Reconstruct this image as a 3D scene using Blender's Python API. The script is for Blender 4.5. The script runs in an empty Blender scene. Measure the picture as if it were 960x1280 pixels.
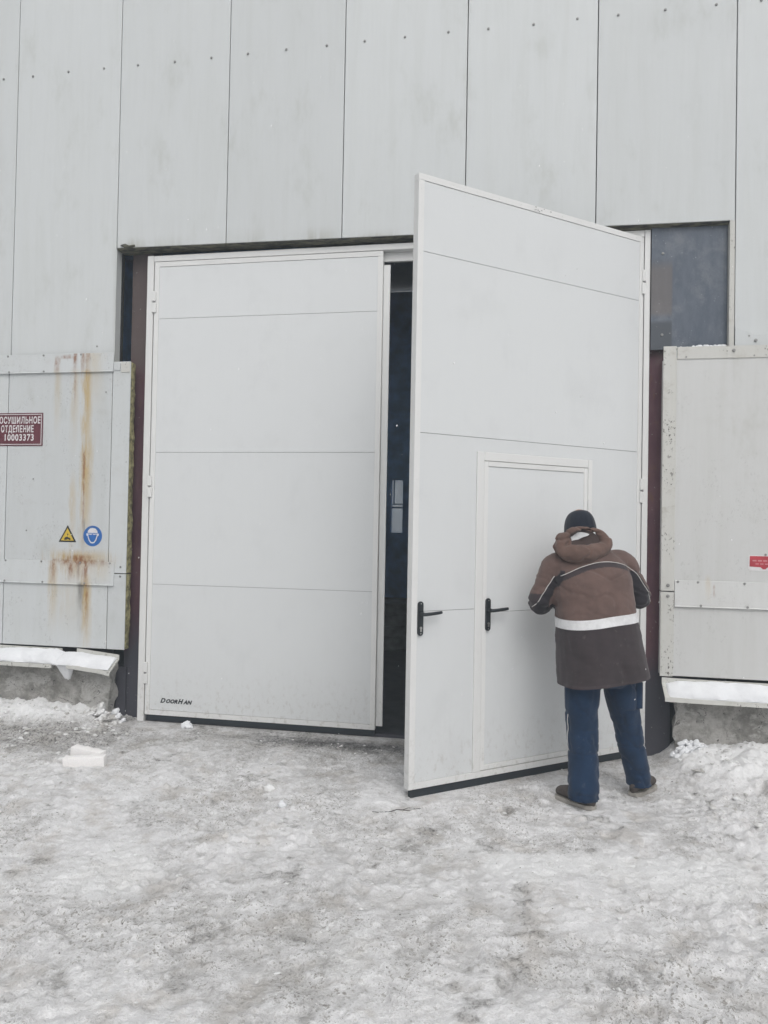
import bpy, bmesh, math, random
import numpy as np
from mathutils import Vector, Matrix
from mathutils.bvhtree import BVHTree

random.seed(7)
rng = np.random.default_rng(7)
SC = bpy.context.scene
COL = SC.collection

# ------------------------------------------------------------------ camera, sky, sun, exposure
F_PX, YAW, PITCH, ROLL = 960.0, 0.1912, 0.0175, -0.0182
cam_data = bpy.data.cameras.new('camera')
cam_data.sensor_fit = 'HORIZONTAL'
cam_data.sensor_width = 36.0
cam_data.lens = F_PX / 960.0 * 36.0
cam_data.clip_start = 0.05
cam_data.clip_end = 2000
cam = bpy.data.objects.new('camera', cam_data)
COL.objects.link(cam)
fw = Vector((-math.sin(YAW) * math.cos(PITCH), math.cos(YAW) * math.cos(PITCH), math.sin(PITCH)))
rt = Vector((math.cos(YAW), math.sin(YAW), 0))
dn = fw.cross(rt)
rt2 = math.cos(ROLL) * rt + math.sin(ROLL) * dn
dn2 = -math.sin(ROLL) * rt + math.cos(ROLL) * dn
m3 = Matrix((rt2, -dn2, -fw)).transposed()
cam.matrix_world = Matrix.Translation((4.559, -6.026, 1.70)) @ m3.to_4x4()
SC.camera = cam

SUN_EL, SUN_AZ = math.radians(48), math.radians(158)      # azimuth clockwise from +Y: behind and right of the viewer
world = bpy.data.worlds.new('World')
SC.world = world
world.use_nodes = True
wn = world.node_tree.nodes
wl = world.node_tree.links
sky = wn.new('ShaderNodeTexSky')
sky.sky_type = 'NISHITA'
sky.sun_disc = False
sky.sun_elevation = SUN_EL
sky.sun_rotation = SUN_AZ
sky.air_density = 1.0
sky.dust_density = 6.0
sky.ozone_density = 1.0
hsv = wn.new('ShaderNodeHueSaturation')
hsv.inputs['Saturation'].default_value = 0.10              # a closed grey snow sky
wl.new(sky.outputs['Color'], hsv.inputs['Color'])
bg = wn['Background']
bg.inputs['Strength'].default_value = 0.15
wl.new(hsv.outputs['Color'], bg.inputs['Color'])

sun_data = bpy.data.lights.new('sun', 'SUN')
sun_data.energy = 0.75
sun_data.angle = math.radians(70)
sun_data.color = (1.0, 0.985, 0.96)
sun = bpy.data.objects.new('sun', sun_data)
COL.objects.link(sun)
sd = Vector((math.sin(SUN_AZ) * math.cos(SUN_EL), math.cos(SUN_AZ) * math.cos(SUN_EL), math.sin(SUN_EL)))
sun.rotation_euler = sd.to_track_quat('Z', 'Y').to_euler()
sun.location = (0, -20, 20)

SC.view_settings.view_transform = 'Standard'
SC.view_settings.look = 'None'
SC.view_settings.exposure = -0.38
SC.view_settings.gamma = 1.0
SC.view_settings.use_curve_mapping = False
SC.render.engine = 'CYCLES'
SC.cycles.use_denoising = True
SC.cycles.max_bounces = 6
SC.cycles.diffuse_bounces = 4
SC.cycles.glossy_bounces = 2
SC.cycles.use_adaptive_sampling = True
SC.cycles.adaptive_threshold = 0.015

# ------------------------------------------------------------------ helpers
def hash3(i, j, k, s):
    h = (i.astype(np.int64) * 374761393 + j.astype(np.int64) * 668265263 + k.astype(np.int64) * 2147483647 + s * 1274126177) & 0xFFFFFFFF
    h = ((h ^ (h >> 13)) * 1274126177) & 0xFFFFFFFF
    h = h ^ (h >> 16)
    return (h & 0xFFFFFF) / float(0xFFFFFF)

def vnoise(P, s=0):
    P = np.asarray(P, float)
    if P.shape[1] == 2:
        P = np.c_[P, np.zeros(len(P))]
    i = np.floor(P).astype(np.int64)
    f = P - i
    f = f * f * (3 - 2 * f)
    r = 0
    for a in (0, 1):
        for b in (0, 1):
            for c in (0, 1):
                w = (f[:, 0] if a else 1 - f[:, 0]) * (f[:, 1] if b else 1 - f[:, 1]) * (f[:, 2] if c else 1 - f[:, 2])
                r = r + w * hash3(i[:, 0] + a, i[:, 1] + b, i[:, 2] + c, s)
    return r * 2 - 1

def fbm(P, oct=4, s=0, gain=0.5):
    P = np.asarray(P, float)
    r, a, t = 0, 1.0, 0
    for o in range(oct):
        r = r + a * vnoise(P * (2.03 ** o) + 17.3 * o, s + o)
        t += a
        a *= gain
    return r / t

def sstep(e0, e1, x):
    t = np.clip((x - e0) / (e1 - e0), 0, 1)
    return t * t * (3 - 2 * t)

def worley(P, s=0):
    """distance to the nearest jittered cell point, and that cell's random value"""
    i = np.floor(P).astype(np.int64)
    best = np.full(len(P), 9.0)
    val = np.zeros(len(P))
    for a in (-1, 0, 1):
        for b in (-1, 0, 1):
            ci, cj = i[:, 0] + a, i[:, 1] + b
            z0 = np.zeros_like(ci)
            px = ci + hash3(ci, cj, z0, s)
            py = cj + hash3(ci, cj, z0, s + 7)
            d = np.hypot(P[:, 0] - px, P[:, 1] - py)
            m = d < best
            best = np.where(m, d, best)
            val = np.where(m, hash3(ci, cj, z0, s + 13), val)
    return best, val

class MB:
    """collects shapes, then links them as one mesh object"""
    def __init__(self):
        self.v, self.f = [], []
    def add(self, vs, fs):
        o = len(self.v)
        self.v += [tuple(map(float, p)) for p in vs]
        self.f += [tuple(o + i for i in q) for q in fs]
        return self
    def box(self, x0, x1, y0, y1, z0, z1):
        vs = [(x0, y0, z0), (x1, y0, z0), (x1, y1, z0), (x0, y1, z0), (x0, y0, z1), (x1, y0, z1), (x1, y1, z1), (x0, y1, z1)]
        return self.add(vs, [(0, 3, 2, 1), (4, 5, 6, 7), (0, 1, 5, 4), (1, 2, 6, 5), (2, 3, 7, 6), (3, 0, 4, 7)])
    def prism_y(self, poly, y0, y1):
        """poly in (x,z), counter-clockwise seen from -y"""
        n = len(poly)
        vs = [(x, y0, z) for x, z in poly] + [(x, y1, z) for x, z in poly]
        fs = [tuple(range(n)), tuple(range(2 * n - 1, n - 1, -1))]
        fs += [(i, i + n, (i + 1) % n + n, (i + 1) % n) for i in range(n)]
        return self.add(vs, fs)
    def prism_x(self, poly, x0, x1):
        """poly in (y,z)"""
        n = len(poly)
        vs = [(x0, y, z) for y, z in poly] + [(x1, y, z) for y, z in poly]
        fs = [tuple(range(n - 1, -1, -1)), tuple(range(n, 2 * n))]
        fs += [(i, (i + 1) % n, (i + 1) % n + n, i + n) for i in range(n)]
        return self.add(vs, fs)
    def cyl(self, c, axis, r, h, n=12, r2=None):
        c, axis = Vector(c), Vector(axis).normalized()
        r2 = r if r2 is None else r2
        u = axis.orthogonal().normalized()
        w = axis.cross(u)
        vs = []
        for k, rr in ((0, r), (1, r2)):
            for i in range(n):
                a = 2 * math.pi * i / n
                vs.append(c + axis * h * k + (u * math.cos(a) + w * math.sin(a)) * rr)
        fs = [tuple(range(n - 1, -1, -1)), tuple(range(n, 2 * n))] + [(i, (i + 1) % n, n + (i + 1) % n, n + i) for i in range(n)]
        return self.add(vs, fs)
    def rings(self, rings, close=False, caps=True):
        n = len(rings[0])
        vs = [p for r in rings for p in r]
        fs = []
        m = len(rings)
        for k in range(m if close else m - 1):
            a, b = k * n, ((k + 1) % m) * n
            fs += [(a + i, a + (i + 1) % n, b + (i + 1) % n, b + i) for i in range(n)]
        if caps and not close:
            fs += [tuple(range(n - 1, -1, -1)), tuple(range((m - 1) * n, m * n))]
        return self.add(vs, fs)
    def tube(self, pts, rad, n=10, close=False):
        pts = [Vector(p) for p in pts]
        m = len(pts)
        rs = []
        up = None
        for i, p in enumerate(pts):
            if close:
                t = (pts[(i + 1) % m] - pts[i - 1]).normalized()
            else:
                t = (pts[min(i + 1, m - 1)] - pts[max(i - 1, 0)]).normalized()
            if up is None:
                up = t.orthogonal().normalized()
            u = (up - t * up.dot(t)).normalized()
            up = u
            w = t.cross(u)
            r = rad[i] if hasattr(rad, '__len__') else rad
            rs.append([p + (u * math.cos(2 * math.pi * k / n) + w * math.sin(2 * math.pi * k / n)) * r for k in range(n)])
        return self.rings(rs, close=close)
    def ellipsoid(self, c, ax, n=20, m=12):
        """ax: three half-axis vectors"""
        c = Vector(c)
        a, b, d = [Vector(q) for q in ax]
        vs = [c + d]
        for j in range(1, m):
            t = math.pi * j / m
            for i in range(n):
                ph = 2 * math.pi * i / n
                vs.append(c + a * math.sin(t) * math.cos(ph) + b * math.sin(t) * math.sin(ph) + d * math.cos(t))
        vs.append(c - d)
        fs = [(0, 1 + i, 1 + (i + 1) % n) for i in range(n)]
        for j in range(m - 2):
            o = 1 + j * n
            fs += [(o + i, o + n + i, o + n + (i + 1) % n, o + (i + 1) % n) for i in range(n)]
        o = 1 + (m - 2) * n
        fs += [(o + (i + 1) % n, o + i, len(vs) - 1) for i in range(n)]
        return self.add(vs, fs)
    def mesh(self, name, bevel=0.0, seg=2, recalc=True):
        me = bpy.data.meshes.new(name)
        bm = bmesh.new()
        vv = [bm.verts.new(p) for p in self.v]
        for q in self.f:
            try:
                bm.faces.new([vv[i] for i in q])
            except ValueError:
                pass
        if recalc:
            bmesh.ops.recalc_face_normals(bm, faces=bm.faces)
        if bevel:
            es = [e for e in bm.edges if len(e.link_faces) == 2 and e.calc_face_angle() > 0.6]
            bmesh.ops.bevel(bm, geom=es, offset=bevel, segments=seg, affect='EDGES', profile=0.5)
        bm.to_mesh(me)
        bm.free()
        return me
    def build(self, name, mat, parent=None, bevel=0.0, smooth=False, seg=2, loc=None):
        o = bpy.data.objects.new(name, self.mesh(name, bevel, seg))
        COL.objects.link(o)
        if mat:
            o.data.materials.append(mat)
        if parent:
            o.parent = parent
        if loc:
            o.location = loc
        if smooth:
            shade(o.data, smooth)
        return o

def shade(me, angle):
    me.polygons.foreach_set('use_smooth', [True] * len(me.polygons))
    if angle is not True:
        me.set_sharp_from_angle(angle=angle)

def tag(o, label=None, cat=None, group=None, kind=None):
    if label: o['label'] = label
    if cat: o['category'] = cat
    if group: o['group'] = group
    if kind: o['kind'] = kind
    return o

def empty(name, loc, rz=0, parent=None):
    o = bpy.data.objects.new(name, None)
    COL.objects.link(o)
    o.location = loc
    o.rotation_euler = (0, 0, rz)
    o.empty_display_size = 0.1
    if parent: o.parent = parent
    return o

def copy_obj(o, parent=None, loc=None):
    c = o.copy()
    COL.objects.link(c)
    if parent is not None: c.parent = parent
    if loc is not None: c.location = loc
    return c

# ------------------------------------------------------------------ material helper
class NT:
    def __init__(self, name):
        self.m = bpy.data.materials.new(name)
        self.m.use_nodes = True
        self.t = self.m.node_tree
        self.b = self.t.nodes['Principled BSDF']
        self._pos = None
    def n(self, typ, **kw):
        nd = self.t.nodes.new(typ)
        for k, v in kw.items():
            setattr(nd, k, v)
        return nd
    def link(self, a, b):
        self.t.links.new(a, b)
    def val(self, sock, v):
        if hasattr(v, 'is_output') or isinstance(v, bpy.types.NodeSocket):
            self.link(v, sock)
        else:
            if isinstance(v, (tuple, list)) and len(v) == 3 and sock.type == 'RGBA':
                v = (*v, 1)
            sock.default_value = v
    def pos(self):
        if self._pos is None:
            self._pos = self.n('ShaderNodeNewGeometry').outputs['Position']
        return self._pos
    def obj(self):
        return self.n('ShaderNodeTexCoord').outputs['Object']
    def scaled(self, sc, off=(0, 0, 0), src=None):
        mp = self.n('ShaderNodeMapping')
        self.val(mp.inputs['Scale'], tuple(sc))
        self.val(mp.inputs['Location'], tuple(off))
        self.link(src or self.pos(), mp.inputs['Vector'])
        return mp.outputs['Vector']
    def noise(self, sc=(1, 1, 1), detail=4, rough=0.55, off=(0, 0, 0), src=None, dist=0.0):
        nd = self.n('ShaderNodeTexNoise')
        self.link(self.scaled(sc, off, src), nd.inputs['Vector'])
        nd.inputs['Scale'].default_value = 1
        nd.inputs['Detail'].default_value = detail
        nd.inputs['Roughness'].default_value = rough
        nd.inputs['Distortion'].default_value = dist
        return nd.outputs['Fac']
    def ramp(self, f, a, b, lo=0.0, hi=1.0):
        nd = self.n('ShaderNodeMapRange', interpolation_type='SMOOTHSTEP')
        self.val(nd.inputs['Value'], f)
        for k, v in (('From Min', a), ('From Max', b), ('To Min', lo), ('To Max', hi)):
            self.val(nd.inputs[k], v)
        return nd.outputs['Result']
    def math(self, op, a, b=0.0, c=0.0):
        nd = self.n('ShaderNodeMath', operation=op)
        self.val(nd.inputs[0], a)
        self.val(nd.inputs[1], b)
        if op in ('MULTIPLY_ADD', 'COMPARE'):
            self.val(nd.inputs[2], c)
        return nd.outputs[0]
    def mix(self, f, a, b, mode='MIX'):
        nd = self.n('ShaderNodeMix', data_type='RGBA', blend_type=mode)
        self.val(nd.inputs['Factor'], f)
        self.val(nd.inputs['A'], a)
        self.val(nd.inputs['B'], b)
        return nd.outputs['Result']
    def xyz(self, src=None):
        nd = self.n('ShaderNodeSeparateXYZ')
        self.link(src or self.pos(), nd.inputs[0])
        return nd.outputs
    def bump(self, h, strength=0.2, dist=0.01):
        nd = self.n('ShaderNodeBump')
        nd.inputs['Strength'].default_value = strength
        nd.inputs['Distance'].default_value = dist
        self.link(h, nd.inputs['Height'])
        prev = self.b.inputs['Normal']
        if prev.is_linked:
            self.link(prev.links[0].from_socket, nd.inputs['Normal'])
        self.link(nd.outputs['Normal'], prev)
    def done(self, col, rough=0.5, metal=0.0, spec=None):
        self.val(self.b.inputs['Base Color'], col)
        self.val(self.b.inputs['Roughness'], rough)
        self.val(self.b.inputs['Metallic'], metal)
        if spec is not None:
            self.b.inputs['Specular IOR Level'].default_value = spec
        return self.m

def attr(t, name, kind='Fac'):
    nd = t.n('ShaderNodeAttribute', attribute_name=name)
    return nd.outputs[kind]

def simple(name, col, rough=0.6, metal=0.0, var=0.15, sc=20, bump=0.0, spec=None):
    t = NT(name)
    f = t.noise((sc, sc, sc), 5)
    c = t.mix(t.ramp(f, 0.3, 0.7), tuple(x * (1 - var) for x in col), tuple(min(1, x * (1 + var)) for x in col))
    if bump:
        t.bump(f, bump, 0.01)
    return t.done(c, rough, metal, spec)

def rnd(t, lo, hi):
    return t.ramp(t.n('ShaderNodeObjectInfo').outputs['Random'], 0, 1, lo, hi)

def streak(t, X, Z, N, x, w, z0, z1, s, soft=None):
    """a vertical run mark: strength s around world x, from z1 (top) fading down to z0; ragged through noise N"""
    wob = t.math('MULTIPLY_ADD', N, w * 1.6, -w * 0.8)
    dx = t.math('ABSOLUTE', t.math('ADD', t.math('SUBTRACT', X, x), wob))
    a = t.ramp(dx, 0.0, w, 1, 0)
    b = t.ramp(Z, z0, z0 + (z1 - z0) * 0.9, 0, 1)
    soft = soft or 0.03
    c = t.ramp(Z, z1 - soft * 0.3, z1 + soft, 1, 0)
    return t.math('MULTIPLY', t.math('MULTIPLY', a, b), t.math('MULTIPLY', c, s))

def painted_panel(name, base, dirt=0.35, rust=None, specks=0.0, grey=None, drip=None):
    t = NT(name)
    big = t.noise((0.9, 0.9, 0.7), 6, 0.6)
    runs = t.noise((9, 9, 0.7), 6, 0.62, dist=0.5)
    fine = t.noise((60, 60, 3.0), 3, 0.6, off=(3, 0, 0))
    smud = t.noise((3.2, 3.2, 1.5), 6, 0.68, off=(5, 1, 2))
    col = t.mix(t.math('MULTIPLY', t.ramp(smud, 0.52, 0.74), dirt), base, (base[0] * 0.72, base[1] * 0.72, base[2] * 0.66))
    col = t.mix(t.ramp(runs, 0.40, 0.75, 0, dirt * 0.45), col, (base[0] * 0.78, base[1] * 0.78, base[2] * 0.73))
    col = t.mix(t.ramp(fine, 0.3, 0.75, 0, 0.10), col, (base[0] * 0.8, base[1] * 0.8, base[2] * 0.8))
    v = rnd(t, 0.965, 1.03)
    comb = t.n('ShaderNodeCombineColor')
    for k in range(3):
        t.link(v, comb.inputs[k])
    col = t.mix(1.0, col, comb.outputs[0], 'MULTIPLY')
    X, Y, Z = t.xyz()
    if drip:                                     # dark run-off under the lintel edge
        for (x, w, z0, z1, s) in drip:
            fade = t.math('MULTIPLY', t.ramp(Z, z0, z1, 1, 0), t.ramp(t.math('ABSOLUTE', t.math('SUBTRACT', X, x)), 0.0, w, 1, 0))
            col = t.mix(t.math('MULTIPLY', fade, t.ramp(runs, 0.38, 0.62, 0.1, s * 1.6)), col, (0.30, 0.29, 0.23))
    if rust:
        acc, ylw = None, None
        rn = t.noise((40, 40, 5), 5, 0.7, off=(9, 0, 1))
        for (x, w, z0, z1, s, k) in rust:
            m = streak(t, X, Z, rn, x, w, z0, z1, s, 0.25 if k == 0 and z1 < 2.5 and z1 - z0 > 0.4 else (0.07 if k == 0 else None))
            if k:
                acc = m if acc is None else t.math('MAXIMUM', acc, m)
            else:
                ylw = m if ylw is None else t.math('MAXIMUM', ylw, m)
        brk = t.ramp(t.noise((30, 30, 14), 5, 0.75), 0.35, 0.62, 0.25, 1)
        col = t.mix(t.math('MULTIPLY', ylw, t.ramp(rn, 0.3, 0.6, 0.45, 1)), col, (0.50, 0.36, 0.15))
        col = t.mix(t.math('MULTIPLY', acc, brk), col, (0.25, 0.095, 0.032))
    if grey:
        gr = None
        for (x, w, z0, z1, s) in grey:
            m = streak(t, X, Z, fine, x, w, z0, z1, s)
            gr = m if gr is None else t.math('MAXIMUM', gr, m)
        col = t.mix(t.math('MULTIPLY', gr, t.ramp(smud, 0.4, 0.6, 0.3, 1)), col, (0.17, 0.16, 0.15))
    if specks:
        sp = t.math('MULTIPLY', t.ramp(t.noise((60, 60, 38), 4, 0.75), 0.57, 0.61), t.ramp(t.noise((6, 6, 3.5), 4, 0.65, off=(1, 7, 0)), 0.50, 0.60))
        col = t.mix(t.math('MULTIPLY', sp, specks), col, (0.07, 0.06, 0.05))
        col = t.mix(t.ramp(t.noise((6, 6, 9), 5, 0.7, off=(2, 2, 2)), 0.52, 0.75, 0, specks * 0.5), col, (0.33, 0.30, 0.25))
    wave = t.n('ShaderNodeTexWave', wave_type='BANDS', bands_direction='X')
    t.link(t.scaled((6.0, 0, 0)), wave.inputs['Vector'])
    wave.inputs['Scale'].default_value = 1.0
    t.bump(wave.outputs['Fac'], 0.012, 0.004)
    t.bump(big, 0.16, 0.05)
    return t.done(col, t.ramp(smud, 0.3, 0.7, 0.42, 0.6), spec=0.35)

# ------------------------------------------------------------------ materials
WHITE_WALL = (0.625, 0.645, 0.648)
M = {}
M['wall'] = painted_panel('weathered_wall_paint', WHITE_WALL, 0.45, drip=[
    (1.35, 0.5, 4.03, 4.16, 0.25), (2.1, 0.3, 4.03, 4.2, 0.3), (2.75, 0.35, 4.03, 4.16, 0.3), (1.12, 0.14, 4.0, 4.15, 0.6), (3.3, 0.3, 4.0, 4.1, 0.35)])
RUST = [(0.487, 0.034, 2.93, 3.10, 1.0, 1), (0.655, 0.034, 2.95, 3.135, 1.0, 1), (0.73, 0.026, 2.93, 3.135, 1.0, 1), (0.775, 0.036, 2.93, 3.135, 1.0, 1),
        (0.575, 0.11, 3.085, 3.112, 0.8, 1), (0.655, 0.016, 2.55, 2.97, 0.6, 1), (0.762, 0.016, 1.25, 2.25, 0.9, 1), (0.757, 0.016, 1.9, 2.28, 0.9, 1),
        (0.74, 0.36, 1.285, 1.350, 1.0, 1), (0.73, 0.17, 1.24, 1.385, 1.0, 1), (0.50, 0.042, 1.10, 1.345, 0.9, 1), (0.665, 0.055, 1.14, 1.335, 1.0, 1),
        (0.805, 0.044, 1.08, 1.345, 1.0, 1), (0.74, 0.025, 1.12, 1.335, 0.6, 1), (0.815, 0.024, 0.65, 1.15, 0.75, 1),
        (0.775, 0.070, 1.60, 2.975, 0.95, 0), (0.66, 0.060, 2.1, 2.975, 0.40, 0), (0.49, 0.050, 2.3, 2.975, 0.35, 0), (0.785, 0.085, 1.10, 2.35, 0.9, 0),
        (0.66, 0.05, 1.2, 1.95, 0.5, 0), (0.83, 0.14, 2.5, 3.13, 0.35, 0), (0.75, 0.42, 1.26, 1.40, 0.9, 0), (0.50, 0.07, 0.62, 1.3, 0.6, 0),
        (0.72, 0.34, 1.10, 1.34, 0.5, 0), (0.81, 0.075, 0.40, 1.15, 0.95, 0), (0.95, 0.12, 1.12, 1.33, 0.4, 0), (0.66, 0.24, 0.6, 1.15, 0.22, 0)]
M['lower_left'] = painted_panel('rust_streaked_panel_paint', (0.615, 0.635, 0.64), 0.45, rust=RUST,
                                grey=[(0.755, 0.045, 0.50, 1.15, 0.8), (0.775, 0.02, 1.36, 1.7, 0.7), (0.735, 0.02, 1.15, 1.32, 0.5)], specks=0.22)
M['lower_right'] = painted_panel('chalky_panel_paint', (0.645, 0.647, 0.638), 0.5, rust=[(5.83, 0.03, 1.15, 1.33, 0.35, 0), (5.87, 0.012, 1.2, 1.29, 0.8, 1)], specks=0.14)
M['trim_worn'] = painted_panel('peeling_trim_paint', (0.60, 0.595, 0.565), 0.6, specks=0.95)
M['gap'] = simple('dark_joint_backing', (0.028, 0.028, 0.028), 0.9)
t = NT('dirty_foam_edge')
f1 = t.noise((22, 22, 22), 6, 0.7)
M['foam'] = t.done(t.mix(t.ramp(f1, 0.35, 0.65), (0.14, 0.13, 0.07), (0.46, 0.42, 0.22)), 0.95)
t.bump(f1, 0.8, 0.02)
t = NT('lintel_edge_dirt')
f1 = t.noise((9, 25, 25), 6, 0.7)
M['lintel'] = t.done(t.mix(t.ramp(f1, 0.38, 0.62), (0.03, 0.03, 0.028), (0.15, 0.145, 0.10)), 0.95)
t.bump(f1, 0.8, 0.02)

def gate_paint(name, base):
    t = NT(name)
    src = t.obj()
    big = t.noise((1.3, 1.3, 1.0), 5, 0.6, src=src)
    smud = t.noise((2.6, 2.6, 2.0), 7, 0.68, src=src, off=(4, 1, 3))
    spot = t.noise((90, 90, 90), 3, 0.6, src=src)
    fine = t.noise((45, 45, 1.5), 3, 0.6, src=src)
    col = t.mix(t.ramp(smud, 0.50, 0.72, 0, 0.36), base, tuple(b * 0.86 for b in base))
    zz = t.xyz()[2]
    spl = t.math('MULTIPLY', t.ramp(zz, 0.05, 0.6, 1, 0), t.ramp(t.noise((22, 22, 16), 5, 0.72, src=src, off=(2, 0, 7)), 0.50, 0.68, 0.05, 0.55))
    col = t.mix(spl, col, (0.47, 0.45, 0.42))
    col = t.mix(t.ramp(fine, 0.35, 0.75, 0, 0.10), col, tuple(b * 0.9 for b in base))
    col = t.mix(t.math('MULTIPLY', t.ramp(spot, 0.70, 0.76), t.ramp(smud, 0.45, 0.6, 0, 0.5)), col, (0.4, 0.38, 0.35))
    v = rnd(t, 0.975, 1.02)
    comb = t.n('ShaderNodeCombineColor')
    for k in range(3):
        t.link(v, comb.inputs[k])
    col = t.mix(1.0, col, comb.outputs[0], 'MULTIPLY')
    t.bump(big, 0.10, 0.04)
    t.bump(fine, 0.02, 0.003)
    return t.done(col, t.ramp(smud, 0.3, 0.7, 0.34, 0.5), spec=0.4)
M['gate'] = gate_paint('gate_panel_white', (0.715, 0.73, 0.735))
M['gate_core'] = simple('grey_seam_core', (0.16, 0.165, 0.17), 0.9)
M['gate_trim'] = gate_paint('gate_profile_white', (0.77, 0.77, 0.76))
M['rubber'] = simple('black_rubber_seal', (0.018, 0.024, 0.03), 0.7)
M['black'] = simple('black_plastic', (0.016, 0.020, 0.024), 0.42, var=0.25)
M['bolt'] = simple('zinc_bolt', (0.30, 0.30, 0.295), 0.6, 0.3)
M['chrome'] = simple('lock_cylinder_metal', (0.6, 0.6, 0.58), 0.3, 0.9)
M['ink'] = simple('logo_ink', (0.012, 0.014, 0.018), 0.5)

t = NT('primed_steel_column')
f1 = t.noise((5, 5, 2.2), 6, 0.68)
f2 = t.noise((25, 25, 12), 5, 0.7, off=(3, 3, 3))
X, Y, Z = t.xyz()
c = t.mix(t.ramp(f1, 0.35, 0.7), (0.098, 0.047, 0.062), (0.145, 0.078, 0.09))
c = t.mix(t.ramp(f2, 0.55, 0.7, 0, 0.6), c, (0.15, 0.085, 0.055))
c = t.mix(t.math('MULTIPLY', t.ramp(t.math('ADD', Z, t.math('MULTIPLY', f1, 0.6)), 0.75, 1.25, 1, 0), 0.9), c, (0.06, 0.066, 0.08))
c = t.mix(t.math('MULTIPLY', t.ramp(t.math('ADD', Z, f1), 3.35, 3.75), 0.75), c, (0.10, 0.088, 0.08))
c = t.mix(t.ramp(t.noise((50, 50, 50), 3, off=(8, 1, 1)), 0.70, 0.73, 0, 0.8), c, (0.35, 0.34, 0.33))
t.bump(f2, 0.3, 0.01)
M['column'] = t.done(c, 0.75, spec=0.3)

t = NT('grey_steel_sheet')
f1 = t.noise((12, 12, 4), 6, 0.7)
f2 = t.noise((4, 4, 3.5), 7, 0.72, off=(1, 4, 2))
X, Y, Z = t.xyz()
c = t.mix(t.ramp(f1, 0.35, 0.7), (0.078, 0.098, 0.130), (0.112, 0.132, 0.165))
c = t.mix(t.ramp(f2, 0.48, 0.66, 0, 0.5), c, (0.20, 0.215, 0.235))
patch = t.math('MULTIPLY', t.math('MULTIPLY', t.ramp(X, 5.58, 5.56, 0, 1), t.ramp(Z, 3.30, 3.36)), t.ramp(Z, 3.78, 3.66, 0, 1))
c = t.mix(t.math('MULTIPLY', patch, 0.6), c, (0.16, 0.135, 0.120))
c = t.mix(t.math('MULTIPLY', t.ramp(X, 5.575, 5.565), t.ramp(Z, 3.30, 3.26)), c, (0.075, 0.085, 0.10))
c = t.mix(t.ramp(t.noise((70, 70, 70), 2), 0.73, 0.76, 0, 0.7), c, (0.6, 0.6, 0.6))
t.bump(f2, 0.15, 0.02)
M['sheet'] = t.done(c, 0.45, 0.0, 0.4)

t = NT('spalled_concrete')
f1 = t.noise((5, 5, 5), 9, 0.75)
f2 = t.noise((30, 30, 30), 7, 0.75, off=(2, 0, 5))
f3 = t.noise((2.6, 2.6, 4), 8, 0.72, off=(6, 0, 0))
f4 = t.noise((3, 3, 3), 6, 0.6, off=(1, 8, 3), dist=1.2)
c = t.mix(t.ramp(f1, 0.38, 0.62), (0.27, 0.26, 0.24), (0.56, 0.545, 0.52))
c = t.mix(t.ramp(f3, 0.52, 0.58, 0, 0.85), c, t.mix(t.ramp(f2, 0.35, 0.6), (0.50, 0.49, 0.46), (0.66, 0.65, 0.63)))
c = t.mix(t.ramp(f2, 0.60, 0.66), c, (0.06, 0.055, 0.05))
crk = t.ramp(t.math('ABSOLUTE', t.math('SUBTRACT', f4, 0.5)), 0.0, 0.010, 1, 0)
c = t.mix(t.math('MULTIPLY', crk, t.ramp(f1, 0.45, 0.6)), c, (0.05, 0.045, 0.04))
t.bump(f2, 0.9, 0.03)
t.bump(f3, 0.5, 0.03)
M['concrete'] = t.done(c, 0.95)
M['fresh_snow'] = None
t = NT('fresh_snow')
f1 = t.noise((30, 30, 30), 5, 0.65)
c = t.mix(t.ramp(t.noise((7, 7, 7), 4), 0.4, 0.7, 0, 0.6), (0.84, 0.85, 0.87), (0.72, 0.73, 0.75))
t.bump(f1, 0.5, 0.01)
M['fresh_snow'] = t.done(c, 0.8, spec=0.2)
t = NT('dirty_ice_crumbs')
f1 = t.noise((35, 35, 35), 5, 0.65)
v = t.noise((9, 9, 9), 3)
c = t.mix(t.ramp(v, 0.35, 0.65), (0.48, 0.465, 0.445), (0.82, 0.82, 0.82))
t.bump(f1, 0.5, 0.01)
M['dirty_ice'] = t.done(c, 0.6, spec=0.3)
M['grit'] = simple('dark_grit', (0.085, 0.075, 0.068), 0.9, var=0.4, sc=60)
M['interior'] = simple('blue_veil_hall_paint', (0.20, 0.38, 0.64), 0.85, var=0.25, sc=3)  # bluish veil over the dark hall is put into this wall colour
M['hall_floor'] = simple('dark_wet_concrete', (0.055, 0.06, 0.065), 0.55, var=0.35, sc=6)
t = NT('frosted_pane')
M['pane'] = t.done((0.85, 0.88, 0.9), 0.6)
t.b.inputs['Transmission Weight'].default_value = 0.0
tr = t.n('ShaderNodeBsdfTranslucent')
tr.inputs['Color'].default_value = (0.9, 0.93, 0.95, 1)
tp = t.n('ShaderNodeBsdfTransparent')
mx = t.n('ShaderNodeMixShader')
mx.inputs[0].default_value = 0.55
t.link(tr.outputs[0], mx.inputs[1]); t.link(tp.outputs[0], mx.inputs[2])
t.link(mx.outputs[0], t.t.nodes['Material Output'].inputs['Surface'])
M['drum'] = simple('grey_drum_paint', (0.22, 0.24, 0.25), 0.5, 0.2, var=0.3, sc=8)

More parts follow.
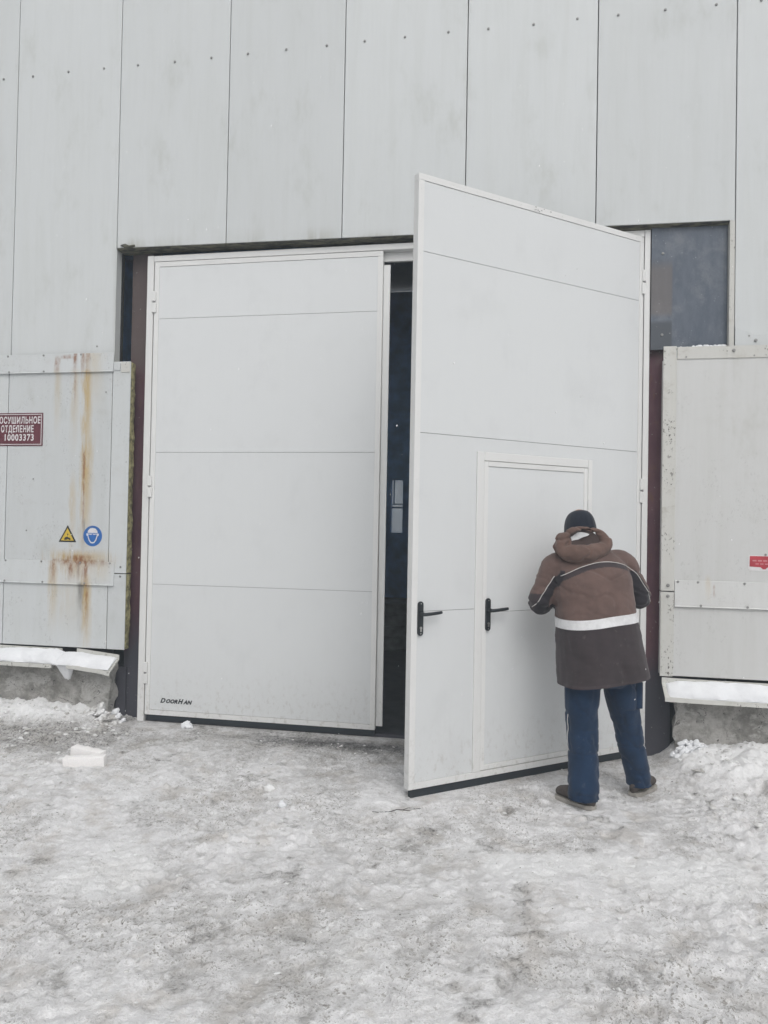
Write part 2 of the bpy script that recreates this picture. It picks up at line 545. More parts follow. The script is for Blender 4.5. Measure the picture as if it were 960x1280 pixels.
# ground: a mottled sheet of packed snow and ice, masks come from the point attributes made with the relief
t = NT('trampled_snow')
dirt, fresh, hgt, soot = attr(t, 'dirt'), attr(t, 'fresh'), attr(t, 'relief'), attr(t, 'soot')
g1 = t.noise((2.6, 2.4, 2), 5, 0.66)
g2 = t.noise((13, 11, 9), 5, 0.70, off=(3, 1, 0))
g3 = t.noise((58, 50, 45), 4, 0.72, off=(7, 2, 0))
g4 = t.noise((150, 140, 130), 3, 0.7, off=(1, 2, 4))
brown = t.noise((4.0, 3.6, 3), 5, 0.62, off=(11, 5, 0))
gm = t.math('ADD', t.math('MULTIPLY', g2, 0.45), t.math('MULTIPLY', g3, 0.55))
gp = t.ramp(t.noise((1.7, 1.5, 1.5), 5, 0.65, off=(4, 6, 0)), 0.40, 0.62)
c = t.mix(t.ramp(gm, 0.40, 0.58), t.mix(gp, (0.79, 0.783, 0.79), (0.60, 0.588, 0.585)), (0.91, 0.905, 0.912))
c = t.mix(t.ramp(g1, 0.42, 0.62, 0, 0.45), c, (0.92, 0.915, 0.922))
c = t.mix(t.ramp(brown, 0.50, 0.66, 0, 0.45), c, (0.52, 0.475, 0.425))
c = t.mix(t.math('MULTIPLY', t.ramp(g3, 0.53, 0.61, 0, 0.85), t.ramp(gp, 0, 1, 0.22, 1)), c, (0.32, 0.30, 0.275))
c = t.mix(t.ramp(hgt, 0.05, 0.70, 0.30, 0.0), c, (0.33, 0.315, 0.295))
dd = t.math('MULTIPLY', dirt, t.ramp(gm, 0.36, 0.58, 1.0, 0.40))
c = t.mix(dd, c, t.mix(t.ramp(g3, 0.38, 0.62), (0.12, 0.113, 0.105), (0.34, 0.325, 0.305)))
fr = t.math('MULTIPLY', fresh, t.ramp(gm, 0.36, 0.48, 0.55, 1.0))
c = t.mix(fr, c, (0.91, 0.91, 0.912))
c = t.mix(t.math('MULTIPLY', soot, t.ramp(gm, 0.40, 0.60, 0.95, 0.5)), c, (0.055, 0.055, 0.058))
sp = t.math('MULTIPLY', t.ramp(g4, 0.61, 0.66), t.math('MULTIPLY', gp, t.ramp(t.noise((6, 6, 5), 3, off=(2, 9, 0)), 0.45, 0.62)))
c = t.mix(t.math('MULTIPLY', sp, t.math('SUBTRACT', 1.0, t.math('MULTIPLY', fresh, 0.7))), c, (0.10, 0.09, 0.08))
t.bump(g3, 0.8, 0.016)
t.bump(g4, 0.5, 0.006)
M['ground'] = t.done(c, 0.78, spec=0.15)

# ------------------------------------------------------------------ ground
def axis_coords(lo, hi, step, far):
    core = np.arange(lo, hi + step / 2, step)
    out, d = [], step
    x = hi
    while x < far:
        d *= 1.45
        x += d
        out.append(x)
    neg, d, x = [], step, lo
    while x > -far:
        d *= 1.45
        x -= d
        neg.append(x)
    return np.r_[neg[::-1], core, out]

_fr = np.random.default_rng(99)
STAMPS = []
for _ in range(330):
    a_ = _fr.normal(math.pi / 2 + 0.3, 0.9)
    STAMPS.append((_fr.uniform(-0.8, 7.3), -0.35 - 3.6 * _fr.random() ** 0.9, math.cos(a_), math.sin(a_), _fr.uniform(0.6, 1.25), _fr.uniform(0.4, 1.2)))
def stamps(P):
    out = np.zeros(len(P))
    x, y = P[:, 0], P[:, 1]
    for sx, sy, c_, s_, k_, d_ in STAMPS:
        m_ = np.nonzero((np.abs(x - sx) < 0.26) & (np.abs(y - sy) < 0.26))[0]
        if len(m_) == 0:
            continue
        u = ((x[m_] - sx) * c_ + (y[m_] - sy) * s_) / (0.145 * k_)
        v = (-(x[m_] - sx) * s_ + (y[m_] - sy) * c_) / ((0.052 + 0.012 * np.clip(u, -1, 1)) * k_)
        r = (np.abs(u) ** 2.6 + np.abs(v) ** 2.2)
        out[m_] += d_ * (-0.011 * sstep(1.1, 0.85, r) + 0.003 * np.exp(-((r - 1.35) / 0.3) ** 2))
    return np.clip(out, -0.028, 0.02)
def ground_fields(P):
    x, y = P[:, 0], P[:, 1]
    d = -y
    near = sstep(30, 8, np.hypot(x - 4, y))
    big = fbm(P * 0.55, 3, 1)
    mid = fbm(P * np.array([2.6, 2.2]), 4, 11)
    small = fbm(P * np.array([10.0, 8.5]), 4, 21, 0.6)
    rid = 1 - np.abs(fbm(P * np.array([6.0, 5.5]), 3, 31))
    tiny = fbm(P * np.array([44.0, 40.0]), 2, 41, 0.65)
    # tyre and foot tracks running diagonally over the yard
    u = (x * 0.55 - y * 0.83)
    w_ = (x * 0.83 + y * 0.55)
    trk = np.abs(fbm(np.c_[u * 3.2, w_ * 0.55], 3, 51))
    calm = 0.25 + 0.75 * sstep(0.05, 0.7, d)
    lumpy = 0.55 + 0.9 * sstep(5.2, 6.4, x) + 0.8 * sstep(1.7, 0.6, x) * sstep(1.6, 0.5, d)
    h = big * 0.030 * sstep(0.2, 1.8, d) + mid * 0.014 * calm + small * 0.018 * calm * lumpy + (rid - 0.7) * 0.022 * calm * lumpy + tiny * 0.0085 * (0.5 + 0.5 * lumpy)
    h -= sstep(0.10, 0.0, trk) * 0.005 * calm * sstep(0.3, 1.2, d)
    st = stamps(P) * (0.6 + 0.5 * fbm(P * 22.0, 2, 55))
    h += st * calm
    # broken crust: angular crumbs of several sizes, thick in some patches and trodden flat in others
    wp = P + 0.02 * np.c_[vnoise(P * 9, 301), vnoise(P * 9, 302)]
    crust = np.zeros(len(P))
    for fr_, amp_, sd_ in ((10.0, 0.018, 401), (19.0, 0.019, 402), (36.0, 0.013, 403)):
        d_, v_ = worley(wp * fr_, sd_)
        patch_ = sstep(-0.05, 0.35, fbm(P * 1.3 + sd_, 3, sd_))
        crust += amp_ * np.clip(v_ - 0.45, 0, 1) * 1.8 * sstep(0.62, 0.20, d_) * (0.25 + 0.75 * patch_)
    crust *= calm * (0.55 + 0.7 * lumpy)
    h += crust
    # banks shovelled against the plinths
    wob = fbm(np.c_[x * 1.6, d * 0 + 3], 3, 61)
    bl = sstep(1.20, 0.72, x + 0.1 * wob) * np.exp(-(np.clip(d - 0.10, 0, None) / (0.26 + 0.08 * wob)) ** 2)
    h += bl * (0.115 + 0.05 * wob + 0.045 * small)
    br = sstep(5.42, 5.85, x + 0.15 * wob) * np.exp(-(np.clip(d - 0.10, 0, None) / (0.46 + 0.22 * sstep(5.7, 7, x) + 0.06 * mid)) ** 2)
    h += br * (0.12 + 0.12 * sstep(5.6, 6.5, x) + 0.05 * wob + 0.035 * small + 0.05 * mid)
    gate = sstep(1.1, 1.3, x) * sstep(5.6, 5.4, x)
    h = np.where(d < 0.25, h - gate * sstep(0.28, 0.0, d) * np.clip(h + 0.012, 0, 1), h)
    # keep the sweep of the open leaf and the soles clear
    lx, ly = x - 5.363, y - 0.07
    along = -(lx * math.cos(0.715) + ly * math.sin(0.715))
    perp = np.abs(-lx * math.sin(0.715) + ly * math.cos(0.715))
    under = sstep(0.22, 0.05, perp) * sstep(-0.1, 0.05, along) * sstep(2.2, 2.05, along)
    h = h - under * np.clip(h + 0.004, 0, 1)
    for fx, fy in ((4.87, -1.10), (5.27, -0.745)):
        k = np.exp(-(np.hypot(x - fx, y - fy) / 0.17) ** 4)
        h = h * (1 - k) + (-0.006) * k
    h = h * near
    h = np.where(y > 0.16, -0.35, h)
    # masks
    relief = np.clip(0.55 + (small * 0.9 + (rid - 0.75) * 1.0 + mid * 0.4 + st * 14 + tiny * 0.35 + crust * 30), 0, 1)
    n1 = fbm(P * np.array([1.2, 1.2]), 5, 71, 0.6)
    n2 = fbm(P * np.array([3.2, 3.0]), 4, 81, 0.6)
    apron = sstep(1.35, 0.15, d + 0.35 * n1) * sstep(0.1, 0.9, x + 0.4 * n2) * sstep(6.2, 5.2, x + 0.4 * n2)
    patches = sstep(0.12, 0.42, n1 * 0.55 + n2 * 0.75)
    core = np.clip(np.exp(-(((x - 3.15) / 0.62) ** 2 + ((y + 0.22 + 0.06 * n2) / 0.14) ** 2)) * (1.15 + 0.8 * n2), 0, 1)
    spots = sstep(0.34, 0.52, fbm(P * np.array([5.5, 6.0]), 4, 91, 0.65))
    leftpile = sstep(1.9, 1.0, x) * sstep(1.25, 0.7, d + 0.2 * n2) * sstep(0.24, 0.42, d)
    dirt = np.clip(apron * (0.62 + 0.5 * n2) + patches * 0.22 + core * 0.9 + spots * 0.75 + leftpile * 0.85, 0, 1)
    fresh = np.clip(bl * 1.6 - 0.35 + 0.5 * n2, 0, 1) * (x < 1.15) + np.clip(br * 1.7 - 0.25 + 0.7 * n2, 0, 1) * (x > 5.3)
    fresh += 0.75 * sstep(0.16, 0.45, fbm(P * np.array([1.5, 1.5]), 4, 101)) * sstep(0.9, 2.0, d)
    fresh = np.clip(fresh, 0, 1)
    dirt = dirt * (1 - 0.85 * fresh)
    return h, dirt, fresh, relief, core

gx = axis_coords(-0.9, 7.4, 0.0115, 120)
gy = axis_coords(-3.95, 0.20, 0.0115, 120)
GX, GY = np.meshgrid(gx, gy)
P = np.c_[GX.ravel(), GY.ravel()]
gh, gd, gf, gr, gc = ground_fields(P)
nx, ny = len(gx), len(gy)
idx = np.arange(nx * ny).reshape(ny, nx)
quads = np.stack([idx[:-1, :-1], idx[:-1, 1:], idx[1:, 1:], idx[1:, :-1]], -1).reshape(-1, 4)
me = bpy.data.meshes.new('ground')
me.vertices.add(len(P))
me.vertices.foreach_set('co', np.c_[P, gh].ravel())
me.loops.add(quads.size)
me.loops.foreach_set('vertex_index', quads.ravel().astype(np.int32))
me.polygons.add(len(quads))
me.polygons.foreach_set('loop_start', np.arange(0, quads.size, 4, dtype=np.int32))
me.polygons.foreach_set('loop_total', np.full(len(quads), 4, dtype=np.int32))
me.update(calc_edges=True)
for nm, arr in (('dirt', gd), ('fresh', gf), ('relief', gr), ('soot', gc)):
    a = me.attributes.new(nm, 'FLOAT', 'POINT')
    a.data.foreach_set('value', arr.astype(np.float32))
shade(me, True)
ground = bpy.data.objects.new('ground', me)
COL.objects.link(ground)
me.materials.append(M['ground'])
tag(ground, 'trampled dirty snow and ice covering the yard', None, kind='structure')

def gz(x, y):
    return float(ground_fields(np.array([[x, y]]))[0][0])

# ------------------------------------------------------------------ building
bld = tag(empty('industrial_building', (3.5, 0, 0)), 'pale grey panel-clad industrial building with a wide gate opening', 'building')
def bpart(mb, name, mat, parent=None, **kw):
    """a part of the building, modelled in world coordinates"""
    o = mb.build(name, mat, parent or bld, **kw)
    o.matrix_parent_inverse = Matrix.Identity(4)
    o.location = Vector((-3.5, 0, 0)) if parent is None else Vector((0, 0, 0))
    return o

def bolt_mesh():
    b = MB()
    b.cyl((0, 0, 0), (0, -1, 0), 0.0105, 0.003, 12)
    b.cyl((0, -0.003, 0), (0, -1, 0), 0.007, 0.006, 6)
    return b.mesh('bolt')
BOLT = bolt_mesh()
BOLT.materials.append(M['bolt'])
def bolt(parent, x, y, z, s=1.0):
    o = bpy.data.objects.new('bolt', BOLT)
    COL.objects.link(o)
    o.parent = parent
    o.location = (x, y, z)
    o.scale = (s, s, s)
    return o

XR0, XR1 = -4, 11
for k in range(XR0, XR1):
    x0, x1 = k + 0.0035, k + 1 - 0.0035
    if 1 <= k <= 5:
        zl, zr = 4.053 - (x0 - 1) * 0.0094, 4.053 - (x1 - 1) * 0.0094
    elif k <= 0:
        zl = zr = 3.02
    else:
        zl = zr = 3.02
    lean = -0.004 if k % 2 else 0.003
    mb = MB()
    mb.prism_y([(x0, zl), (x1, zr), (x1 + lean * 0, 7.4), (x0, 7.4)], 0.0, 0.098)
    p = bpart(mb, 'wall_panel', M['wall'], bevel=0.003)
    for fx in (0.155, 0.5, 0.845):
        bolt(p, k + fx + random.uniform(-0.012, 0.012), 0.0, 5.634 + random.uniform(-0.006, 0.006))
# dark backing behind the joints
bpart(MB().box(XR0, 1.0, 0.104, 0.14, -0.2, 7.35), 'backing_sheet', M['gap'])
bpart(MB().box(1.0, 6.0, 0.104, 0.14, 4.10, 7.35), 'backing_sheet', M['gap'])
bpart(MB().box(6.0, XR1, 0.104, 0.14, -0.2, 7.35), 'backing_sheet', M['gap'])
# torn edge of the insulation under the wall panels, over the gate
mb = MB()
nseg = 150
top, bot = [], []
for i in range(nseg + 1):
    x = 1.006 + (5.99 - 1.006) * i / nseg
    zt = 4.053 - (x - 1) * 0.0094 + 0.004
    n_ = float(fbm(np.array([[x * 3.0, 0.3]]), 4, 5, 0.7)[0])
    lump = 0.028 * math.exp(-((x - 1.09) / 0.07) ** 2)
    bot.append((x, zt - 0.012 - 0.012 * max(0, n_ + 0.25) - lump * 0.2))
    top.append((x, zt))
rings = []
for i in range(nseg + 1):
    x = top[i][0]
    rings.append([(x, 0.006, top[i][1]), (x, 0.010, bot[i][1] + 0.004), (x, 0.05, bot[i][1] - 0.004), (x, 0.125, bot[i][1] - 0.006), (x, 0.13, top[i][1])])
mb.rings(rings)
bpart(mb, 'insulation_edge', M['lintel'])
# a torn lump of sealant in the upper corner of the opening
mb = MB()
c0 = Vector((1.10, 0.0, 4.056))
ring0 = []
for i in range(14):
    a = 2 * math.pi * i / 14
    r = 0.028 + 0.012 * math.sin(3 * a + 1) + 0.006 * math.sin(5 * a)
    ring0.append((c0.x + 1.9 * r * math.cos(a), 0.0, c0.z + 0.85 * r * math.sin(a)))
mb.rings([[(x, 0.02, z) for x, y, z in ring0], [(x, -0.010, z) for x, y, z in ring0], [((x - c0.x) * 0.5 + c0.x, -0.018, (z - c0.z) * 0.5 + c0.z) for x, y, z in ring0]])
bpart(mb, 'sealant_lump', M['lintel'], smooth=1.0)

# --- lower left cladding
LL = M['lower_left']
cols = [(-4.0, -1.995), (-1.988, -0.993), (-0.986, 0.006), (0.013, 1.007)]
lowp = []
for (x0, x1) in cols:
    for (z0, z1) in ((0.605, 1.246), (1.253, 2.99)):
        lowp.append(bpart(MB().box(x0, x1, -0.03, 0.085, z0, z1), 'lower_wall_panel', LL, bevel=0.003))
for (z0, z1) in ((0.605, 1.246), (1.253, 3.06)):
    e = bpart(MB().box(1.014, 1.176, -0.032, -0.022, z0, z1), 'edge_trim', LL, bevel=0.002)
    if z0 > 1:
        bolt(e, 1.125, -0.032, 1.305, 0.9); bolt(e, 1.155, -0.032, 2.2, 0.5)
    else:
        bolt(e, 1.125, -0.032, 1.225, 0.9)
    # ragged foam core showing on the cut edge of the cladding
    rings = []
    nz = int((z1 - z0) / 0.02)
    for i in range(nz + 1):
        z = z0 + 0.002 + (z1 - z0 - 0.004) * i / nz
        a, b_ = fbm(np.array([[z * 9, 0.0], [z * 14, 5.0]]), 3, 15, 0.7)
        rings.append([(1.01, -0.021, z), (1.168 + 0.004 * a, -0.021, z), (1.171 + 0.010 * a, 0.02, z), (1.166 + 0.012 * b_, 0.07, z), (1.01, 0.085, z)])
    bpart(MB().rings(rings), 'foam_core', M['foam'])
# horizontal flashings
def flashing(x0, x1, z0, z1, mat, bolts_x=(), y=-0.034):
    mb = MB()
    mb.prism_x([(y, z1), (y - 0.004, z1 - 0.002), (y - 0.010, z0 + 0.018), (y - 0.010, z0 + 0.006), (y - 0.018, z0), (y, z0 - 0.001)], x0, x1)
    o = bpart(mb, 'flashing', mat, bevel=0.001)
    for bx, top in bolts_x:
        bolt(o, bx, y - (0.004 if top else 0.011), z1 - 0.012 if top else z0 + 0.012, 0.85)
    return o
flashing(-4.0, 1.020, 2.975, 3.140, LL, [(0.0, 1), (0.35, 1), (0.71, 1), (0.36, 0), (0.02, 0)])
flashing(-4.0, 1.070, 1.146, 1.346, LL, [(0.03, 1), (0.38, 1), (0.75, 1), (1.03, 1), (0.03, 0), (0.40, 0), (0.8, 0)])
mb = MB().box(1.026, 1.085, -0.040, -0.033, 2.985, 3.045)
bpart(mb, 'corner_plate', LL, bevel=0.002)
mb = MB().box(1.088, 1.170, -0.038, -0.033, 2.965, 3.052)
bpart(mb, 'corner_plate', M['trim_worn'], bevel=0.002)
mb = MB().box(0.995, 1.009, -0.010, -0.001, 3.03, 4.03)
bpart(mb, 'edge_trim', M['wall'], bevel=0.002)
for (bx, bz) in ((0.835, 3.205), (0.29, 2.52), (0.275, 2.05), (0.22, 1.60), (0.95, 2.8)):
    bolt(lowp[7], bx, -0.03 if bz < 2.97 else 0.0, bz, 0.7)

# --- lower right cladding
LR = M['lower_right']
for (x0, x1) in ((5.508, 6.50), (6.507, 7.5), (7.507, 11.0)):
    for (z0, z1) in ((0.628, 1.246), (1.253, 2.985)):
        q = bpart(MB().box(x0, x1, -0.028, 0.085, z0, z1), 'lower_wall_panel', LR, bevel=0.003)
for (z0, z1) in ((0.624, 1.243), (1.255, 3.072)):
    e = bpart(MB().box(5.500, 5.594, -0.036, -0.029, z0, z1), 'edge_trim', M['trim_worn'], bevel=0.002)
    bolt(e, 5.55, -0.036, 1.215 if z0 < 1 else 1.295, 1.2)
e = bpart(MB().box(5.597, 11.0, -0.035, -0.029, 2.975, 3.066), 'edge_trim', M['trim_worn'], bevel=0.002)
bolt(e, 5.99, -0.035, 3.03, 1.2); bolt(e, 6.13, -0.035, 2.99, 0.6); bolt(e, 5.66, -0.035, 2.99, 0.6)
fl = flashing(5.597, 11.0, 1.142, 1.336, LR, [(5.62, 1), (5.76, 1), (6.08, 1), (5.78, 0), (6.1, 0)], y=-0.031)
mb = MB().prism_y([(6.004, 3.070), (11, 3.070), (11, 3.150), (6.14, 3.150), (6.012, 3.205), (6.004, 3.205)], -0.012, -0.001)
e = bpart(mb, 'flashing', M['wall'], bevel=0.002)
bolt(e, 6.145, -0.012, 3.105, 1.2); bolt(e, 6.10, -0.012, 3.14, 0.6)
bpart(MB().box(5.962, 5.998, -0.004, 0.06, 3.072, 4.005), 'edge_trim', M['trim_worn'], bevel=0.002)
sh = bpart(MB().box(5.418, 5.960, 0.050, 0.058, 3.068, 4.00), 'cover_sheet', M['sheet'], bevel=0.001)
bolt(sh, 5.50, 0.05, 3.80, 1.0); bolt(sh, 5.50, 0.05, 3.18, 1.0)

# kick strips and drip sills
def sill(x0, x1, dz=0.0, tilt=0.0, droop=0.0):
    rings = []
    n = 24
    for i in range(n + 1):
        x = x0 + (x1 - x0) * i / n
        k = dz + tilt * i / n + 0.006 * float(fbm(np.array([[x * 2.2, 1.0]]), 3, 33)[0])
        e = droop * max(0, 1 - abs(i - n) / 5)
        rings.append([(x, -0.031, 0.600 + k), (x, -0.036, 0.600 + k), (x, -0.040, 0.565 + k), (x, -0.185, 0.485 + k - e), (x, -0.190, 0.456 + k - e), (x, -0.182, 0.454 + k - e),
                      (x, -0.178, 0.478 + k - e), (x, -0.031, 0.555 + k)])
    return bpart(MB().rings(rings), 'drip_sill', M['trim_worn'], smooth=0.6)
sill(-4.0, 0.60, 0.0, -0.006)
sill(0.74, 1.135, 0.0, -0.035, 0.01)
sill(5.515, 11.0, 0.012, -0.02)

# concrete plinths, roughened
def plinth(x0, x1, bite):
    bm = bmesh.new()
    bmesh.ops.create_cube(bm, size=1.0)
    xe = [x0, x1]
    for v in bm.verts:
        v.co = Vector((xe[0] if v.co.x < 0 else xe[1], -0.02 if v.co.y < 0 else 0.10, -0.3 if v.co.z < 0 else 0.53))
    vis = (max(x0, -1.0), min(x1, 7.5))
    for xc in np.arange(vis[0] + 0.04, vis[1], 0.04):
        bmesh.ops.bisect_plane(bm, geom=bm.verts[:] + bm.edges[:] + bm.faces[:], plane_co=(xc, 0, 0), plane_no=(1, 0, 0))
    for zc in np.arange(-0.02, 0.52, 0.04):
        bmesh.ops.bisect_plane(bm, geom=bm.verts[:] + bm.edges[:] + bm.faces[:], plane_co=(0, 0, zc), plane_no=(0, 0, 1))
    co = np.array([v.co[:] for v in bm.verts])
    n = fbm(co * 4.0, 4, 44, 0.6)
    n2 = fbm(co * 14.0, 3, 45, 0.6)
    for v, a, b in zip(bm.verts, n, n2):
        if v.co.y < 0:
            v.co.y += 0.018 * a + 0.010 * b
        edge = min(abs(v.co.x - bite), 1.0)
        if edge < 0.22:
            k = (1 - edge / 0.22)
            v.co.y += 0.05 * k * max(0, a + 0.25) if v.co.y < 0.05 else 0
            if edge < 0.01:
                v.co.x += (0.10 * a + 0.03 * b) * (1 if v.co.z > 0 else 0.3)
    me = bpy.data.meshes.new('plinth')
    bm.to_mesh(me); bm.free()
    o = bpy.data.objects.new('plinth', me)
    COL.objects.link(o)
    me.materials.append(M['concrete'])
    shade(me, 0.7)
    o.parent = bld
    o.location = (-3.5, 0, 0)
    return o
plinth(-4.0, 1.03, 1.03)
plinth(5.615, 11.0, 5.615)

# steel posts on both sides of the gate (channel sections)
def post(x0, x1, y0, y1, z1):
    mb = MB()
    mb.box(x0, x1, y0, y0 + 0.012, -0.2, z1)
    mb.box(x0, x0 + 0.012, y0 + 0.012, y1, -0.2, z1)
    mb.box(x1 - 0.012, x1, y0 + 0.012, y1, -0.2, z1)
    return bpart(mb, 'steel_post', M['column'], bevel=0.003)
post(1.072, 1.262, 0.150, 0.33, 4.4)
post(5.414, 5.600, 0.105, 0.30, 4.4)
bpart(MB().box(1.02, 1.11, 0.12, 0.19, -0.2, 0.43), 'steel_stub', M['column'], bevel=0.004)

# the hall behind: dark walls, roof and a far window
HI = M['interior']
bpart(MB().box(XR0, XR0 + 0.15, 0.15, 12.0, -0.2, 7.3), 'side_wall', HI)
bpart(MB().box(XR1 - 0.15, XR1, 0.15, 12.0, -0.2, 7.3), 'side_wall', HI)
bpart(MB().box(XR0 - 0.1, XR1 + 0.1, -0.10, 7.2, 7.40, 7.55), 'roof', M['sheet'])
bpart(MB().box(XR0 - 0.1, XR1 + 0.1, 8.4, 12.3, 7.40, 7.55), 'roof', M['sheet'])
bpart(MB().box(XR0 - 0.1, -2.0, 7.2, 8.4, 7.40, 7.55), 'roof', M['sheet'])
bpart(MB().box(8.0, XR1 + 0.1, 7.2, 8.4, 7.40, 7.55), 'roof', M['sheet'])
bpart(MB().box(-2.0, 8.0, 7.2, 8.4, 7.50, 7.506), 'added_rooflight', M['pane'])  # glazed slot in the roof, added out of view to brighten the hall
WX0, WX1, WZ0, WZ1 = 1.235, 1.52, 1.53, 2.79
bw = MB()
bw.box(XR0, WX0, 12.0, 12.2, -0.2, 7.3)
bw.box(WX1, XR1, 12.0, 12.2, -0.2, 7.3)
bw.box(WX0, WX1, 12.0, 12.2, -0.2, WZ0)
bw.box(WX0, WX1, 12.0, 12.2, WZ1, 7.3)
bpart(bw, 'rear_wall', HI)
wf = MB()
wf.box(WX0, WX1, 12.02, 12.08, 2.115, 2.15)
wf.box(WX0, WX1, 12.02, 12.08, 2.20, 2.225)
wf.box(WX0 + 0.055, WX0 + 0.075, 12.02, 12.08, 2.225, WZ1)
win = bpart(wf, 'window', HI)
for z0, z1 in ((WZ0, 2.115), (2.15, 2.20), (2.225, WZ1)):
    q = MB().box(WX0, WX1, 12.10, 12.104, z0, z1).build('pane', M['pane'], win)
flo = MB().box(XR0, XR1, 0.17, 12.0, -0.30, -0.012).build('floor', M['hall_floor'])
tag(flo, 'dark concrete floor of the hall behind the gate', kind='structure')
# a crane rail and pipes high in the hall
bpart(MB().box(XR0 + 0.2, XR1 - 0.2, 7.0, 7.25, 6.6, 7.0), 'crane_beam', HI)

# a ribbed drum standing in the gloom
dr = tag(empty('steel_drum', (2.62, 4.6, -0.012)), 'ribbed grey drum standing in the dark hall behind the gap', 'drum')
prof = [(0.0, 0.27), (0.02, 0.285), (0.04, 0.28), (0.17, 0.275), (0.185, 0.29), (0.20, 0.275), (0.32, 0.275), (0.335, 0.29), (0.35, 0.275), (0.48, 0.275), (0.495, 0.29), (0.51, 0.275), (0.62, 0.28), (0.64, 0.285), (0.65, 0.27)]
MB().rings([[(r * math.cos(2 * math.pi * i / 32), r * math.sin(2 * math.pi * i / 32), z) for i in range(32)] for z, r in prof]).build('shell', M['drum'], dr, smooth=0.6)
MB().cyl((0, 0, 0.638), (0, 0, 1), 0.262, 0.006, 32).build('lid', M['drum'], dr)

# ------------------------------------------------------------------ gate frame
GF = tag(empty('gate_surround', (1.26, 0.08, 0.0)), 'white steel frame around the two-leaf gate', 'gate frame')
def gpart(mb, name, mat, **kw):
    o = mb.build(name, mat, GF, **kw)
    o.location = (-1.26, -0.08, 0)
    return o
gpart(MB().box(1.258, 1.318, 0.062, 0.145, -0.01, 3.992), 'jamb', M['gate_trim'], bevel=0.004)
gpart(MB().box(5.370, 5.413, 0.062, 0.145, -0.01, 3.992), 'jamb', M['gate_trim'], bevel=0.004)
gpart(MB().box(1.320, 5.368, 0.062, 0.145, 3.940, 3.990), 'head_rail', M['gate_trim'], bevel=0.004)
gpart(MB().box(1.320, 5.368, 0.125, 0.160, 3.865, 3.938), 'stop_rail', M['gate_trim'], bevel=0.003)
gpart(MB().box(1.320, 1.345, 0.128, 0.160, 0.0, 3.863), 'stop_rail', M['gate_trim'], bevel=0.003)
gpart(MB().box(5.343, 5.368, 0.128, 0.160, 0.0, 3.863), 'stop_rail', M['gate_trim'], bevel=0.003)
gpart(MB().box(1.320, 5.368, 0.10, 0.165, -0.05, 0.012), 'threshold', M['column'], bevel=0.004)

# ------------------------------------------------------------------ gate leaves
LW, Z0, Z1, TH = 2.008, 0.050, 3.936, 0.05
SEAMS = (1.162, 2.292, 3.444)
G = 0.0014
RIVET = MB().cyl((0, 0, 0), (0, -1, 0), 0.0045, 0.002, 8, 0.003).mesh('rivet')

def leaf_trim(root, sg, edge, inner=False):
    w = 0.042
    def bx(a, b, z0, z1, name='edge_profile', y0=-0.004, y1=TH + 0.003):
        xs = sorted((sg * a, sg * b))
        return MB().box(xs[0], xs[1], y0, y1, z0, z1).build(name, M['gate_trim'], root, bevel=0.002)
    bx(0.0, w, Z0 + w + 0.0, Z1 - w - 0.0)
    bx(LW - w, LW, Z0 + w, Z1 - w)
    bx(0.0, LW, Z1 - w + 0.0005, Z1)
    bx(0.0, LW, Z0, Z0 + w - 0.0005)
    # small rivets in the profiles, one joined mesh
    mb = MB()
    def rv(x, z):
        mb.cyl((sg * x, -0.004, z), (0, -1, 0), 0.004, 0.002, 8, 0.003)
    for i in range(19):
        z = Z0 + 0.1 + (Z1 - Z0 - 0.2) * i / 18
        rv(LW - w * 0.5, z); rv(w * 0.5, z)
    for i in range(11):
        x = 0.08 + (LW - 0.16) * i / 10
        rv(x, Z1 - w * 0.45); rv(x, Z0 + w * 0.45)
    mb.build('rivets', M['gate_trim'], root)['kind'] = 'stuff'
    xs = sorted((sg * 0.01, sg * (LW - (0.025 if edge else 0.005))))
    MB().box(xs[0], xs[1], 0.008, 0.042, 0.004 if not edge else -0.004, Z0 - 0.001).build('bottom_seal', M['rubber'], root)

def hinge(root, z, sg):
    mb = MB()
    h = MB()
    o = empty('hinge', (0, 0, z), parent=root)
    for a, b, dx in ((0.006, 0.092, 0.0), (-0.092, -0.006, 0.004)):
        k = MB()
        k.box(-0.020 + dx * sg, 0.020 + dx * sg, -0.020, -0.004, a, b)
        k.build('knuckle', M['gate_trim'], o, bevel=0.005, seg=3)
    p = MB().cyl((0, -0.012, -0.008), (0, 0, 1), 0.010, 0.016, 10)
    p.build('pin', M['bolt'], o)
    return o

# left leaf, shut
LFT = tag(empty('gate_leaf', (1.327, 0.070, 0)), 'closed white insulated gate leaf with a small black maker name low down', 'gate leaf', 'leaves of the white gate')
leaf_trim(LFT, 1, False)
w = 0.0425
zs = (Z0 + w,) + SEAMS + (Z1 - w,)
for a, b in zip(zs[:-1], zs[1:]):
    MB().box(w, LW - w, 0.0, TH, a + G, b - G).build('panel', M['gate'], LFT, bevel=0.0015)
MB().box(w, LW - w, 0.006, TH - 0.006, Z0 + w, Z1 - w).build('core', M['gate_core'], LFT)
MB().box(LW + 0.001, LW + 0.055, 0.030, 0.048, 0.075, 3.83).build('meeting_strip', M['gate_trim'], LFT, bevel=0.003)
for z in (3.59, 1.998, 0.405):
    hinge(LFT, z, 1).location.x = 0.0

